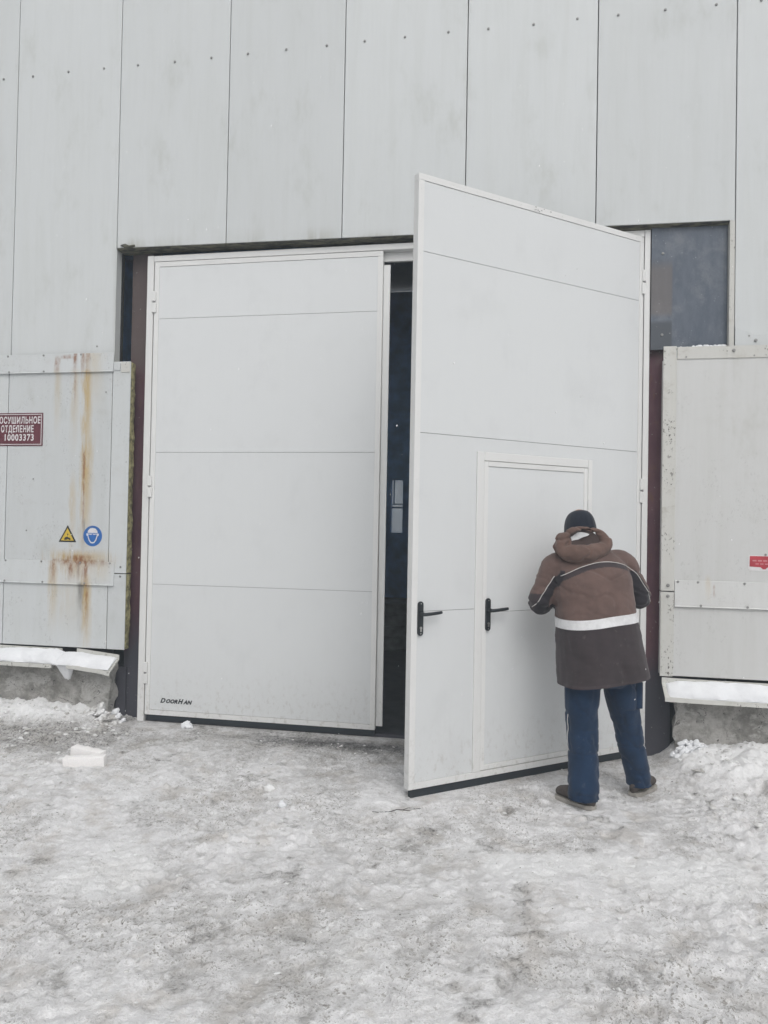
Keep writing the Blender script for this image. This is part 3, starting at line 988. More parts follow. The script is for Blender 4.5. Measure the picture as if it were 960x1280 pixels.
def text_mesh(body, size, shear=0.0, offset=0.0, sx=1.0, depth=0.0008, align='LEFT', spacing=1.0):
    cu = bpy.data.curves.new('lettering', 'FONT')
    cu.body = body
    cu.size = size
    cu.shear = shear
    cu.offset = offset
    cu.extrude = depth
    cu.align_x = align
    cu.space_character = spacing
    cu.resolution_u = 3
    ob = bpy.data.objects.new('lettering', cu)
    COL.objects.link(ob)
    dg = bpy.context.evaluated_depsgraph_get()
    me = bpy.data.meshes.new_from_object(ob.evaluated_get(dg))
    bpy.data.objects.remove(ob)
    bpy.data.curves.remove(cu)
    me.transform(Matrix.Diagonal((sx, 1, 1, 1)))
    me.transform(Matrix.Rotation(math.pi / 2, 4, 'X'))       # stand it up, facing -y
    return me

def letters(name, me, mat, parent, loc):
    o = bpy.data.objects.new(name, me)
    COL.objects.link(o)
    me.materials.clear()
    me.materials.append(mat)
    o.parent = parent
    o.location = loc
    return o
# maker's name: tall D and H, small capitals between
xcur = 0.140
for body, size in (('D', 0.054), ('OOR', 0.044), ('H', 0.054), ('AN', 0.044)):
    me = text_mesh(body, size, shear=0.36, offset=0.0022, sx=1.02, spacing=1.08)
    letters('maker_name', me, M['ink'], LFT, (xcur, -0.0012, 0.158))
    xcur += max(v.co.x for v in me.vertices) + 0.001

# right leaf, standing open
ANG = 0.712
RGT = tag(empty('gate_leaf', (5.363, 0.070, 0), ANG), 'open white insulated gate leaf with a small wicket door in it', 'gate leaf', 'leaves of the white gate')
RGT.scale = (1.014, 1.0, 1.0)
leaf_trim(RGT, -1, True)
WXL, WXR, WZT = -1.525, -0.505, 2.200        # outer size of the wicket frame
for a, b in ((SEAMS[1], SEAMS[2]), (SEAMS[2], Z1 - w)):
    MB().box(-LW + w, -w, 0.0, TH, a + G, b - G).build('panel', M['gate'], RGT, bevel=0.0015)
mb = MB()
mb.prism_y([(-LW + w, SEAMS[0] + G), (WXL - 0.001, SEAMS[0] + G), (WXL - 0.001, WZT + 0.001), (WXR + 0.001, WZT + 0.001), (WXR + 0.001, SEAMS[0] + G), (-w, SEAMS[0] + G),
            (-w, SEAMS[1] - G), (-LW + w, SEAMS[1] - G)], 0.0, TH)
mb.build('panel', M['gate'], RGT, bevel=0.0015)
MB().box(-LW + w, WXL - 0.001, 0.0, TH, Z0 + w, SEAMS[0] - G).build('panel', M['gate'], RGT, bevel=0.0015)
MB().box(WXR + 0.001, -w, 0.0, TH, Z0 + w, SEAMS[0] - G).build('panel', M['gate'], RGT, bevel=0.0015)
core = MB()
core.box(-LW + w, -w, 0.006, TH - 0.006, WZT, Z1 - w)
core.box(-LW + w, WXL, 0.006, TH - 0.006, Z0 + w, WZT - 0.001)
core.box(WXR, -w, 0.006, TH - 0.006, Z0 + w, WZT - 0.001)
core.build('core', M['gate_core'], RGT)
# wicket frame
fwid = 0.058
wf = empty('wicket_frame', (0, 0, 0), parent=RGT)
MB().box(WXL, WXL + fwid, -0.009, TH + 0.004, Z0 + w, WZT).build('side_profile', M['gate_trim'], wf, bevel=0.004)
MB().box(WXR - fwid + 0.02, WXR, -0.009, TH + 0.004, Z0 + w, WZT).build('side_profile', M['gate_trim'], wf, bevel=0.004)
MB().box(WXL + fwid + 0.001, WXR - fwid + 0.019, -0.009, TH + 0.004, WZT - fwid, WZT).build('top_profile', M['gate_trim'], wf, bevel=0.004)
# wicket door
DX0, DX1, DZ0, DZ1 = WXL + fwid + 0.002, WXR - fwid + 0.018, Z0 + w + 0.003, WZT - fwid - 0.002
wd = empty('wicket_door', (DX0, 0, 0), parent=RGT)
def dpart(mb, name, mat, **kw):
    o = mb.build(name, mat, wd, **kw)
    o.location = (-DX0, 0, 0)
    return o
tw = 0.034
dpart(MB().box(DX0, DX0 + tw, -0.005, TH, DZ0, DZ1), 'edge_profile', M['gate_trim'], bevel=0.003)
dpart(MB().box(DX1 - tw, DX1, -0.005, TH, DZ0, DZ1), 'edge_profile', M['gate_trim'], bevel=0.003)
dpart(MB().box(DX0 + tw + .0005, DX1 - tw - .0005, -0.005, TH, DZ1 - tw, DZ1), 'edge_profile', M['gate_trim'], bevel=0.003)
dpart(MB().box(DX0 + tw + .0005, DX1 - tw - .0005, -0.005, TH, DZ0, DZ0 + tw), 'edge_profile', M['gate_trim'], bevel=0.003)
zs = (DZ0 + tw, 1.136, DZ1 - tw)
for a, b in zip(zs[:-1], zs[1:]):
    dpart(MB().box(DX0 + tw, DX1 - tw, 0.001, TH - 0.002, a + G, b - G), 'panel', M['gate'], bevel=0.0015)
dpart(MB().box(DX0 + tw, DX1 - tw, 0.008, TH - 0.008, DZ0 + tw, DZ1 - tw), 'core', M['gate_core'])
def door_hinge(z):
    k = MB()
    k.cyl((DX1 + 0.006, -0.010, z - 0.05), (0, 0, 1), 0.011, 0.046, 12)
    k.cyl((DX1 + 0.006, -0.010, z + 0.004), (0, 0, 1), 0.011, 0.046, 12)
    k.cyl((DX1 + 0.006, -0.010, z - 0.05), (0, 0, 1), 0.006, 0.1, 8)
    return dpart(k, 'hinge', M['gate_trim'], smooth=0.6)
for z in (0.4, 1.86):
    door_hinge(z)

def handle(parent, off, x, zc):
    """long plate with a lever pointing towards the hinge side, lock cylinder below"""
    h = empty('handle', (x + off, 0, zc), parent=parent)
    hw, hh = 0.0185, 0.108
    poly = []
    for i in range(9):
        a = math.pi * i / 8
        poly.append((hw * math.cos(a), hh - hw + hw * math.sin(a)))
    for i in range(9):
        a = math.pi + math.pi * i / 8
        poly.append((hw * math.cos(a), -hh + hw + hw * math.sin(a)))
    k = MB().prism_y(poly, -0.015, -0.0005)
    k.build('back_plate', M['black'], h, bevel=0.002)
    k = MB()
    k.cyl((0, -0.013, 0.030), (0, -1, 0), 0.0125, 0.034, 14)
    k.tube([(-0.010, -0.052, 0.029), (0.010, -0.054, 0.030), (0.05, -0.056, 0.032), (0.10, -0.056, 0.036), (0.128, -0.055, 0.039)], [0.010, 0.0115, 0.011, 0.0105, 0.0095], 12)
    k.build('lever', M['black'], h, smooth=0.7)
    k = MB()
    k.cyl((0, -0.013, -0.058), (0, -1, 0), 0.0085, 0.006, 14)
    k.box(-0.005, 0.005, -0.0185, -0.013, -0.082, -0.06)
    k.build('lock_cylinder', M['chrome'], h)
    k = MB()
    k.cyl((0, -0.0148, 0.094), (0, -1, 0), 0.0042, 0.0015, 8)
    k.cyl((0, -0.0148, -0.094), (0, -1, 0), 0.0042, 0.0015, 8)
    k.build('screw', M['chrome'], h)
    return h
# on a leaf or a door the handle is a part; its plate, lever and cylinder are sub-parts
def handle_flat(parent, offx, x, zc):
    """the same handle as one mesh, for the wicket door (already two levels down)"""
    h = handle(None, 0, 0, 0)
    for c_ in list(h.children):
        c_.parent = None
    k = MB()
    out = None
    bmj = bmesh.new()
    mats = []
    for c_ in [o for o in COL.objects if o.name.split('.')[0] in ('back_plate', 'lever', 'lock_cylinder', 'screw') and o.parent is None]:
        n0 = len(bmj.faces)
        bmj.from_mesh(c_.data)
        bmj.faces.ensure_lookup_table()
        mt = c_.data.materials[0]
        if mt not in mats: mats.append(mt)
        for f_ in bmj.faces[n0:]:
            f_.material_index = mats.index(mt)
        bpy.data.objects.remove(c_)
    bpy.data.objects.remove(h)
    me = bpy.data.meshes.new('handle')
    bmj.to_mesh(me); bmj.free()
    for mt in mats: me.materials.append(mt)
    o = bpy.data.objects.new('handle', me)
    COL.objects.link(o)
    o.parent = parent
    o.location = (x + offx, -0.004, zc)
    return o
handle_flat(wd, -DX0, -1.424, 1.122)
hl = handle(RGT, 0, -1.945, 1.118)
hl.location.y = -0.0005
for z in (3.59, 1.998, 0.405):
    hinge(RGT, z, -1)
# scuffed dent at the top profile
k = MB()
for i in range(9):
    k.cyl((-1.0 + random.uniform(-0.07, 0.08), -0.0045, Z1 - 0.02 + random.uniform(-0.012, 0.016)), (random.uniform(-.3, .3), -1, random.uniform(-.3, .3)), random.uniform(0.003, 0.006), 0.0015, 6)
k.build('scuff_marks', M['bolt'], RGT)['kind'] = 'stuff'

# ------------------------------------------------------------------ signs on the cladding
M['maroon'] = simple('maroon_sign_enamel', (0.125, 0.030, 0.042), 0.4, var=0.12, sc=9)
M['sign_white'] = simple('sign_white', (0.72, 0.70, 0.70), 0.5, var=0.06, sc=30)
M['yellow'] = simple('warning_yellow', (0.66, 0.47, 0.055), 0.45, var=0.12)
M['sign_black'] = simple('sign_black', (0.02, 0.02, 0.02), 0.5)
M['blue'] = simple('mandatory_blue', (0.025, 0.135, 0.42), 0.45, var=0.1)
M['red'] = simple('sticker_red', (0.48, 0.045, 0.065), 0.5, var=0.18, sc=14)

sg = tag(empty('name_sign', (-0.245, -0.0305, 2.34)), 'maroon plate with white Cyrillic lettering on the left cladding', 'sign')
SW, SH = 0.602, 0.288
MB().box(0, SW, -0.006, 0, 0, SH).build('plate', M['maroon'], sg, bevel=0.0015)
b = MB()
e0, e1 = 0.010, 0.0155
b.box(e0, SW - e0, -0.0072, -0.0062, e0, e1); b.box(e0, SW - e0, -0.0072, -0.0062, SH - e1, SH - e0)
b.box(e0, e1, -0.0072, -0.0062, e1, SH - e1); b.box(SW - e1, SW - e0, -0.0072, -0.0062, e1, SH - e1)
b.build('border_line', M['sign_white'], sg)
for line, z, wid, lx in (('ЛЕСОСУШИЛЬНОЕ', 0.196, 0.520, 0.060), ('ОТДЕЛЕНИЕ', 0.120, 0.320, 0.195), ('10003373', 0.046, 0.285, 0.233)):
    me = text_mesh(line, 0.080, offset=0.0019, depth=0.0006, spacing=1.14)
    xs = [v.co.x for v in me.vertices]
    k = wid / (max(xs) - min(xs))
    me.transform(Matrix.Translation((-min(xs), 0, 0)))
    me.transform(Matrix.Diagonal((k, 1, 1, 1)))
    letters('lettering', me, M['sign_white'], sg, (lx, -0.0068, z))

def tri(cx, cz, r, round_=0.0, n=1):
    return [(cx + r * math.cos(a), cz + r * math.sin(a)) for a in (math.pi / 2, math.pi * 7 / 6, math.pi * 11 / 6)][::1]
ws = tag(empty('warning_sticker', (0.620, -0.0305, 1.556)), 'yellow triangle hazard sticker with black border on the rust-streaked cladding', 'sticker')
MB().prism_y(tri(0, 0, 0.097), -0.0015, 0).build('border', M['sign_black'], ws)
MB().prism_y(tri(0, 0, 0.071), -0.0028, -0.0017).build('field', M['yellow'], ws)
k = MB()
def ell(cx, cz, a, b, rot, y, n=14):
    return [(cx + a * math.cos(t_) * math.cos(rot) - b * math.sin(t_) * math.sin(rot), cz + a * math.cos(t_) * math.sin(rot) + b * math.sin(t_) * math.cos(rot)) for t_ in [2 * math.pi * i / n for i in range(n)]]
k.prism_y(ell(-0.008, -0.016, 0.020, 0.013, 0.3, 0), -0.0036, -0.003)
k.prism_y(ell(0.017, -0.020, 0.015, 0.009, -0.5, 0), -0.0034, -0.0029)
k.prism_y(ell(-0.022, -0.024, 0.010, 0.006, 0.1, 0), -0.0033, -0.0028)
k.prism_y([(-0.004, 0.016), (0.006, 0.006), (0.009, 0.016), (0.004, 0.028)], -0.0033, -0.0029)
k.prism_y([(-0.001, 0.008), (0.001, 0.000), (0.006, 0.004)], -0.0032, -0.0029)
k.build('pictogram', M['sign_black'], ws)

ms = tag(empty('mask_sticker', (0.858, -0.0305, 1.564)), 'round blue sticker with white head-and-mask pictogram on the left cladding', 'sticker')
MB().prism_y([(0.088 * math.cos(2 * math.pi * i / 40), 0.088 * math.sin(2 * math.pi * i / 40)) for i in range(40)], -0.0015, 0).build('disc', M['blue'], ms)
k = MB()
k.prism_y([(0.0, -0.064), (0.018, -0.060), (0.036, -0.036), (0.046, -0.004), (0.048, 0.020), (0.044, 0.045), (0.026, 0.064), (0.0, 0.069),
           (-0.026, 0.064), (-0.044, 0.045), (-0.048, 0.020), (-0.046, -0.004), (-0.036, -0.036), (-0.018, -0.060)], -0.0026, -0.0017)
k.prism_y([(0.045, -0.002), (0.057, 0.004), (0.060, 0.020), (0.047, 0.022)], -0.0026, -0.0017)
k.prism_y([(-0.045, -0.002), (-0.047, 0.022), (-0.060, 0.020), (-0.057, 0.004)], -0.0026, -0.0017)
k.build('head', M['sign_white'], ms)
k = MB()
k.prism_y([(0.0, -0.052), (0.014, -0.050), (0.028, -0.030), (0.038, -0.002), (0.040, 0.014), (0.012, 0.010), (0.0, 0.018), (-0.012, 0.010), (-0.040, 0.014), (-0.038, -0.002), (-0.028, -0.030), (-0.014, -0.050)], -0.0038, -0.0028)
k.prism_y([(-0.046, 0.020), (0.046, 0.020), (0.045, 0.026), (-0.045, 0.026)], -0.0038, -0.0028)
k.build('mask', M['blue'], ms)

rs = tag(empty('red_sticker', (6.103, -0.0285, 1.420)), 'small worn red and white notice on the right cladding', 'sticker')
MB().prism_y([(0.0, 0.018), (0.012, 0.0), (0.30, 0.0), (0.30, 0.112), (0.004, 0.112)], -0.0015, 0).build('backing', M['sign_white'], rs)
k = MB()
k.prism_y([(0.010, 0.030), (0.085, 0.026), (0.100, 0.012), (0.118, 0.012), (0.132, 0.026), (0.292, 0.028), (0.292, 0.106), (0.012, 0.106)], -0.0027, -0.0017)
k.build('red_field', M['red'], rs)
k = MB()
for i in range(7):
    k.box(0.03 + i * 0.036, 0.03 + i * 0.036 + 0.027, -0.0036, -0.0029, 0.068, 0.078)
    k.box(0.05 + i * 0.032, 0.05 + i * 0.032 + 0.022, -0.0036, -0.0029, 0.046, 0.054)
k.build('faded_print', simple('faded_pink', (0.55, 0.25, 0.26), 0.6), rs)
bolt(rs, 0.118, -0.001, 0.118, 0.8)

# ------------------------------------------------------------------ snow lying on the sills
def sill_snow(x0, x1, zoff, prof, label, seed):
    n = int((min(x1, 7.5) - max(x0, -1.2)) / 0.010)
    xs = np.linspace(max(x0, -1.2), min(x1, 7.5), n + 1)
    base = [(-0.042, 0.562, 0), (-0.046, 0.566, 0.45), (-0.060, 0.560, 0.85), (-0.085, 0.546, 1.0), (-0.110, 0.533, 1.03), (-0.135, 0.519, 1.0), (-0.155, 0.508, 0.92), (-0.170, 0.499, 0.72), (-0.181, 0.492, 0.42), (-0.186, 0.488, 0.15), (-0.183, 0.487, 0), (-0.12, 0.5225, 0)]
    rings = []
    for i, x in enumerate(xs):
        A = fbm(np.array([[x * 4.0, 0.0], [x * 7, 4.0]]), 3, seed, 0.6)
        end = min(1, min(i, n - i) / 8.0) ** 0.5
        th = max(0.003, prof(x) * (1 + 0.55 * A[0])) * end
        z = zoff(x)
        pts = np.array([[x * 26, q * 3.0, 7.0] for q in range(len(base))])
        r1 = fbm(pts, 3, seed + 3, 0.65)
        rings.append([(x, y - (0.012 * A[1] + 0.008 * r1[q]) * (k > 0.1) * (y < -0.14), z + zz + th * k * (1 + 0.22 * r1[q])) for q, (y, zz, k) in enumerate(base)])
    mb = MB().rings(rings)
    return tag(mb.build('snow', M['fresh_snow'], None, smooth=0.9), label, 'snow', kind='stuff')
sill_snow(-4.0, 0.64, lambda x: -0.004, lambda x: 0.027 + 0.010 * math.sin(x * 2), 'fresh snow lying on the long left sill', 3)
sill_snow(0.60, 1.12, lambda x: -0.012 - 0.05 * max(0, x - 0.75), lambda x: 0.028 * (1.15 - 0.9 * max(0, x - 0.7)), 'fresh snow on the bent short sill beside the gate post', 5)
sill_snow(5.54, 11.0, lambda x: 0.008, lambda x: 0.046 + 0.010 * math.sin(x * 3), 'thick fresh snow on the sill right of the gate', 8)
# snow that slid through the break of the left sill
rings = []
for i in range(15):
    z = 0.54 - 0.19 * i / 14
    wd_ = 0.13 - 0.105 * (i / 14) ** 0.9
    wob = float(fbm(np.array([[z * 16, 2.0]]), 3, 9)[0])
    cx = 0.70 + 0.010 * i / 14 + 0.018 * wob
    yb = -0.05 - 0.115 * min(1, i / 5)
    th = 0.075 * (1 - 0.5 * i / 14)
    rings.append([(cx + wd_ * math.cos(a), yb + 0.07 * (i / 14) + th * 0.5 * math.sin(a), z + 0.01 * math.cos(3 * a)) for a in [2 * math.pi * q / 12 for q in range(12)]])
tag(MB().rings(rings).build('snow', M['fresh_snow'], None, smooth=True), 'clump of snow sliding through the broken left sill', 'snow', kind='stuff')
# icy crust on the ledge under the grey cover sheet
k = MB()
for i in range(46):
    x = 5.52 + 0.43 * random.random()
    r = random.uniform(0.003, 0.009) * (1.4 if x > 5.72 else 0.8)
    k.ellipsoid((x, 0.036 + random.uniform(-0.02, 0.004), 3.074 + r * 0.5), ((r * 1.4, 0, 0), (0, r, 0.003), (0, 0, r)), 8, 5)
tag(k.build('snow', M['fresh_snow'], None, smooth=True), 'crust of icy snow under the grey cover sheet', 'snow', kind='stuff')

# ------------------------------------------------------------------ loose bits on the ground
def chunk_mesh(r, seed):
    k = MB().ellipsoid((0, 0, 0), ((r, 0, 0), (0, r * 0.7, 0), (0, 0, r * 0.42)), 7, 5)
    v = np.array(k.v)
    n = fbm(v / r * 1.5 + seed * 3.1, 3, seed, 0.7)
    k.v = [tuple(p) for p in v * (1 + 0.95 * n)[:, None]]
    return k
def scatter(n, area, rmin, rmax, name, mat, label, seed, accept=None, sink=0.25):
    r_ = np.random.default_rng(seed)
    bases = [chunk_mesh(1.0, seed + q) for q in range(8)]
    pts = np.c_[r_.uniform(area[0], area[1], n), r_.uniform(area[2], area[3], n)]
    if accept is not None:
        pts = pts[accept(pts, r_)]
    hs = ground_fields(pts)[0]
    mb = MB()
    for (x, y), z in zip(pts, hs):
        if 4.6 < x < 5.45 and -1.35 < y < -0.5:
            continue
        zone = 1.0 if (x < 1.5 and y > -1.2) or (x > 5.4 and y > -1.3) else 0.55
        r = rmin + (rmax * zone - rmin) * r_.random() ** 3
        a = r_.uniform(0, 6.28)
        b = bases[r_.integers(8)]
        ca, sa = math.cos(a) * r, math.sin(a) * r
        mb.add([(x + p[0] * ca - p[1] * sa, y + p[0] * sa + p[1] * ca, z + p[2] * r + r * sink) for p in b.v], b.f)
    return tag(mb.build(name, mat, None), label, kind='stuff')
def near_walls(p, r_):
    x, y = p[:, 0], p[:, 1]
    dens = 0.42 + 2.6 * sstep(1.6, 0.9, x) * sstep(1.3, 0.7, -y) + 0.8 * sstep(5.3, 5.9, x) * sstep(1.9, 0.6, -y)
    dens *= (0.25 + 1.2 * np.clip(fbm(p * 2.5, 3, 7), 0, 1))
    return r_.random(len(p)) < dens
scatter(12000, (-0.7, 7.2, -3.6, -0.12), 0.005, 0.026, 'ice_crumbs', M['dirty_ice'], 'dirty crumbs of ice strewn over the yard', 3, near_walls)
scatter(2600, (-0.7, 7.2, -3.6, -0.12), 0.0015, 0.008, 'grit', M['grit'], 'dark grit scattered on the snow', 23, sink=-0.1, accept=lambda p, r_: r_.random(len(p)) < 0.15 + 0.85 * np.clip(fbm(p * 1.7, 3, 77) * 1.8, 0, 1))

M['styrofoam'] = simple('white_polystyrene', (0.90, 0.88, 0.87), 0.85, var=0.03, sc=90, bump=0.3)
def foam_bar(x, y, z, rz, l, label, tilt=0.0):
    k = MB()
    rings = []
    for i in range(9):
        s = -l / 2 + l * i / 8
        wv, hv = 0.034, 0.034
        j = 0.004 * math.sin(i * 2.3 + l * 40)
        rings.append([(s, -wv, -hv + j), (s, wv + j, -hv), (s, wv, hv - j), (s, -wv + j, hv)])
    k.rings(rings)
    o = k.build('foam_bar', M['styrofoam'], None, bevel=0.006, smooth=0.7)
    o.location = (x, y, z)
    o.rotation_euler = (0.05, tilt, rz)
    return tag(o, label, 'foam bar', 'white foam bars on the snow')
foam_bar(1.555, -1.185, gz(1.555, -1.185) + 0.032, 0.20, 0.285, 'front one of two white foam bars lying on the snow', -0.05)
foam_bar(1.505, -1.065, gz(1.505, -1.065) + 0.040, -0.13, 0.255, 'rear one of two white foam bars lying on the snow', 0.06)
def ice_chunk(x, y, r, s, label, mat='dirty_ice', sq=(1, 1, 1)):
    k = MB().ellipsoid((0, 0, 0), ((r * sq[0], 0, 0), (0, r * sq[1], 0), (0, 0, r * sq[2])), 14, 9)
    v = np.array(k.v)
    n = fbm(v / r * 1.4 + s * 5.3, 3, s, 0.65)
    k.v = [tuple(p) for p in v * (1 + 0.75 * n)[:, None]]
    o = k.build('ice_chunk', M[mat], None, smooth=0.5)
    o.location = (x, y, gz(x, y) + r * sq[2] * 0.55)
    return tag(o, label, 'ice chunk')
def heap(x, y, rx, ry, hgt_, n, seed, label, mat='fresh_snow'):
    """a ragged little heap of broken snow: many angular lumps grown together"""
    r_ = np.random.default_rng(seed)
    k = MB()
    for _ in range(n):
        a_, q = r_.uniform(0, 6.28), r_.random() ** 0.6
        px, py = q * math.cos(a_), q * math.sin(a_)
        r0 = r_.uniform(0.010, 0.030) * (1.25 - 0.6 * q)
        zz = hgt_ * (1 - q) * r_.uniform(0.3, 1.0) + gz(x + px * rx, y + py * ry) - gz(x, y)
        e = MB().ellipsoid((0, 0, 0), ((r0, 0, r0 * 0.3), (0, r0 * 0.8, 0), (0, r0 * 0.2, r0 * r_.uniform(0.5, 1.1))), 8, 6)
        v = np.array(e.v)
        nn_ = fbm(v / r0 * 1.2 + r_.uniform(0, 50), 2, seed)
        v = v * (1 + 0.8 * nn_)[:, None] + np.array([px * rx, py * ry, zz])
        k.add(v, e.f)
    o = k.build('snow_heap', M[mat], None)
    o.location = (x, y, gz(x, y))
    return tag(o, label, 'snow heap')
heap(1.76, -0.03, 0.06, 0.03, 0.055, 16, 3, 'pale chunk of snow under the closed gate leaf')
heap(1.02, -0.10, 0.17, 0.09, 0.10, 90, 5, 'ragged snow heap at the foot of the left gate post', 'dirty_ice')
heap(1.12, -0.03, 0.07, 0.05, 0.12, 36, 9, 'small snow lump against the left steel post')
heap(5.68, -0.12, 0.13, 0.07, 0.09, 60, 6, 'ragged snow heap against the right concrete plinth')
ice_chunk(2.95, -1.35, 0.032, 12, 'small grey ice lump in front of the closed leaf', 'dirty_ice', (1.2, 0.9, 0.7))
ice_chunk(3.12, -1.62, 0.026, 14, 'tiny white snow lump in the middle of the yard', 'fresh_snow', (1, 1, 0.8))
# a dark twig frozen into the surface before the open leaf
k = MB()
pts = []
for i in range(9):
    x, y = 3.66 + 0.27 * i / 8, -1.58 + 0.115 * i / 8 + 0.008 * math.sin(i * 1.9)
    pts.append((x, y, gz(x, y) + 0.002))
k.tube(pts, [0.0015 + 0.001 * math.sin(math.pi * i / 8) for i in range(9)], 7)
k.tube([pts[5], (pts[5][0] + 0.03, pts[5][1] + 0.03, pts[5][2] + 0.004), (pts[5][0] + 0.07, pts[5][1] + 0.035, pts[5][2] + 0.003)], [0.0018, 0.0015, 0.001], 6)
tag(k.build('twig', M['grit'], None, smooth=True), 'thin dark twig frozen into the snow before the open leaf', 'twig')

# ------------------------------------------------------------------ the person
FV = Vector((-0.42, 0.9075, 0)).normalized()
RV = Vector((FV.y, -FV.x, 0))
UP = Vector((0, 0, 1))
ORG = Vector((5.06, -0.94, 0.0))

def ring(c, ru, rv, u=None, v=None, n=28, p=2.3):
    c = Vector(c)
    u = u or RV
    v = v or FV
    out = []
    for i in range(n):
        a = 2 * math.pi * i / n
        ca, sa = math.cos(a), math.sin(a)
        out.append(c + u * (math.copysign(abs(ca) ** (2 / p), ca) * ru) + v * (math.copysign(abs(sa) ** (2 / p), sa) * rv))
    return out

def limb(mb, pts, rads, n=20):
    """a tapered limb with rounded ends, resampled along a smooth path"""
    P_, R_ = [], []
    m = len(pts)
    V = [Vector(q) for q in pts]
    for i in range(m - 1):
        p0, p1, p2, p3 = V[max(i - 1, 0)], V[i], V[i + 1], V[min(i + 2, m - 1)]
        for s in range(6):
            t_ = s / 6
            P_.append(0.5 * ((2 * p1) + (p2 - p0) * t_ + (2 * p0 - 5 * p1 + 4 * p2 - p3) * t_ ** 2 + (3 * p1 - p0 - 3 * p2 + p3) * t_ ** 3))
            R_.append(rads[i] + (rads[i + 1] - rads[i]) * t_)
    P_.append(V[-1]); R_.append(rads[-1])
    mb.tube(P_, R_, n)
    return mb

def voxel(mbs, size, smooth_it=6, fac=0.5):
    mb = MB()
    tmp = bpy.data.objects.new('tmp', mbs.mesh('tmp'))
    COL.objects.link(tmp)
    r = tmp.modifiers.new('r', 'REMESH')
    r.mode = 'VOXEL'
    r.voxel_size = size
    r.adaptivity = 0
    if smooth_it:
        s = tmp.modifiers.new('s', 'SMOOTH')
        s.factor = fac
        s.iterations = smooth_it
    dg = bpy.context.evaluated_depsgraph_get()
    me = bpy.data.meshes.new_from_object(tmp.evaluated_get(dg))
    bpy.data.objects.remove(tmp)
    return me

def coords(me):
    a = np.empty(len(me.vertices) * 3)
    me.vertices.foreach_get('co', a)
    return a.reshape(-1, 3)
def normals(me):
    a = np.empty(len(me.vertices) * 3)
    me.vertex_normals.foreach_get('vector', a)
    return a.reshape(-1, 3)
def set_coords(me, co):
    me.vertices.foreach_set('co', np.ascontiguousarray(co).ravel())
    me.update()

def link_mesh(name, me, mat, parent=None, world_coords=True, smooth=True):
    if world_coords:
        me.transform(Matrix.Translation(-ORG))
    o = bpy.data.objects.new(name, me)
    COL.objects.link(o)
    me.materials.clear()
    if mat: me.materials.append(mat)
    if smooth: shade(me, True)
    if parent: o.parent = parent
    return o

def cloth(name, colour=None, attr_name=None, rough=0.92, weave=420, wear=(0.5, 0.47, 0.45)):
    t = NT(name)
    src = t.obj()
    f = t.noise((weave, weave, weave), 2, src=src)
    g = t.noise((9, 9, 9), 6, 0.65, src=src)
    base = attr(t, attr_name, 'Color') if attr_name else colour
    c = t.mix(t.ramp(g, 0.3, 0.7, 0, 0.32), base, (0.02, 0.018, 0.018)) if attr_name else t.mix(t.ramp(g, 0.3, 0.7), tuple(q * 0.78 for q in colour), tuple(q * 1.18 for q in colour))
    c = t.mix(t.ramp(t.noise((30, 30, 30), 4, 0.7, src=src, off=(3, 3, 3)), 0.60, 0.75, 0, 0.10), c, wear)
    t.bump(f, 0.10, 0.002)
    t.bump(g, 0.12, 0.008)
    t.b.inputs['Sheen Weight'].default_value = 0.15
    return t.done(c, rough, spec=0.2)

t = NT('skin')
f = t.noise((40, 40, 40), 4, src=t.obj())
M['skin'] = t.done(t.mix(t.ramp(f, 0.3, 0.7), (0.42, 0.24, 0.17), (0.52, 0.31, 0.23)), 0.55)
M['jacket'] = cloth('jacket_canvas', attr_name='cloth')
M['trousers'] = cloth('navy_work_trousers', (0.012, 0.031, 0.070))
M['hat'] = cloth('navy_knit', (0.016, 0.020, 0.032), weave=160)
M['reflect'] = simple('reflective_tape', (0.70, 0.70, 0.71), 0.45, var=0.08, sc=30)
M['pipe'] = simple('reflective_piping', (0.55, 0.54, 0.52), 0.5)
M['shoe'] = simple('brown_grey_suede', (0.075, 0.062, 0.055), 0.85, var=0.25, sc=30)
M['sole'] = simple('pale_rubber_sole', (0.33, 0.31, 0.28), 0.8, var=0.15)

S_L, S_R = Vector((4.712, -0.935, 1.432)), Vector((5.140, -0.735, 1.452))
E_L, E_R = Vector((4.620, -0.925, 1.205)), Vector((5.250, -0.690, 1.235))
W_L, W_R = Vector((4.700, -0.665, 1.245)), Vector((5.075, -0.475, 1.275))
H_L, H_R = Vector((4.745, -0.585, 1.285)), Vector((5.005, -0.425, 1.315))
HEAD = Vector((4.868, -0.770, 1.685))
FT = (FV * 0.985 - UP * 0.20).normalized()          # where the face looks, a little down
HU = (UP + FV * 0.20).normalized()

# body: one continuous surface of head, neck, trunk, limbs, hands with fingers
b = MB()
b.ellipsoid(HEAD + HU * 0.015, (RV * 0.075, FT * 0.095, HU * 0.108), 24, 16)
b.ellipsoid(HEAD + FT * 0.035 - HU * 0.055, (RV * 0.056, FT * 0.062, HU * 0.062), 20, 12)     # jaw
b.ellipsoid(HEAD + FT * 0.098 - HU * 0.020, (RV * 0.014, FT * 0.020, HU * 0.024), 12, 8)      # nose
b.ellipsoid(HEAD + FT * 0.086 + HU * 0.018, (RV * 0.048, FT * 0.012, HU * 0.010), 12, 8)      # brow
b.ellipsoid(HEAD + FT * 0.088 - HU * 0.058, (RV * 0.024, FT * 0.010, HU * 0.010), 12, 8)      # lips
for s in (-1, 1):
    b.ellipsoid(HEAD + RV * (0.079 * s) - HU * 0.012, (RV * 0.010, FT * 0.018, HU * 0.032), 12, 8)  # ears
limb(b, [HEAD - HU * 0.05 - FT * 0.01, (4.90, -0.83, 1.50)], [0.056, 0.062])
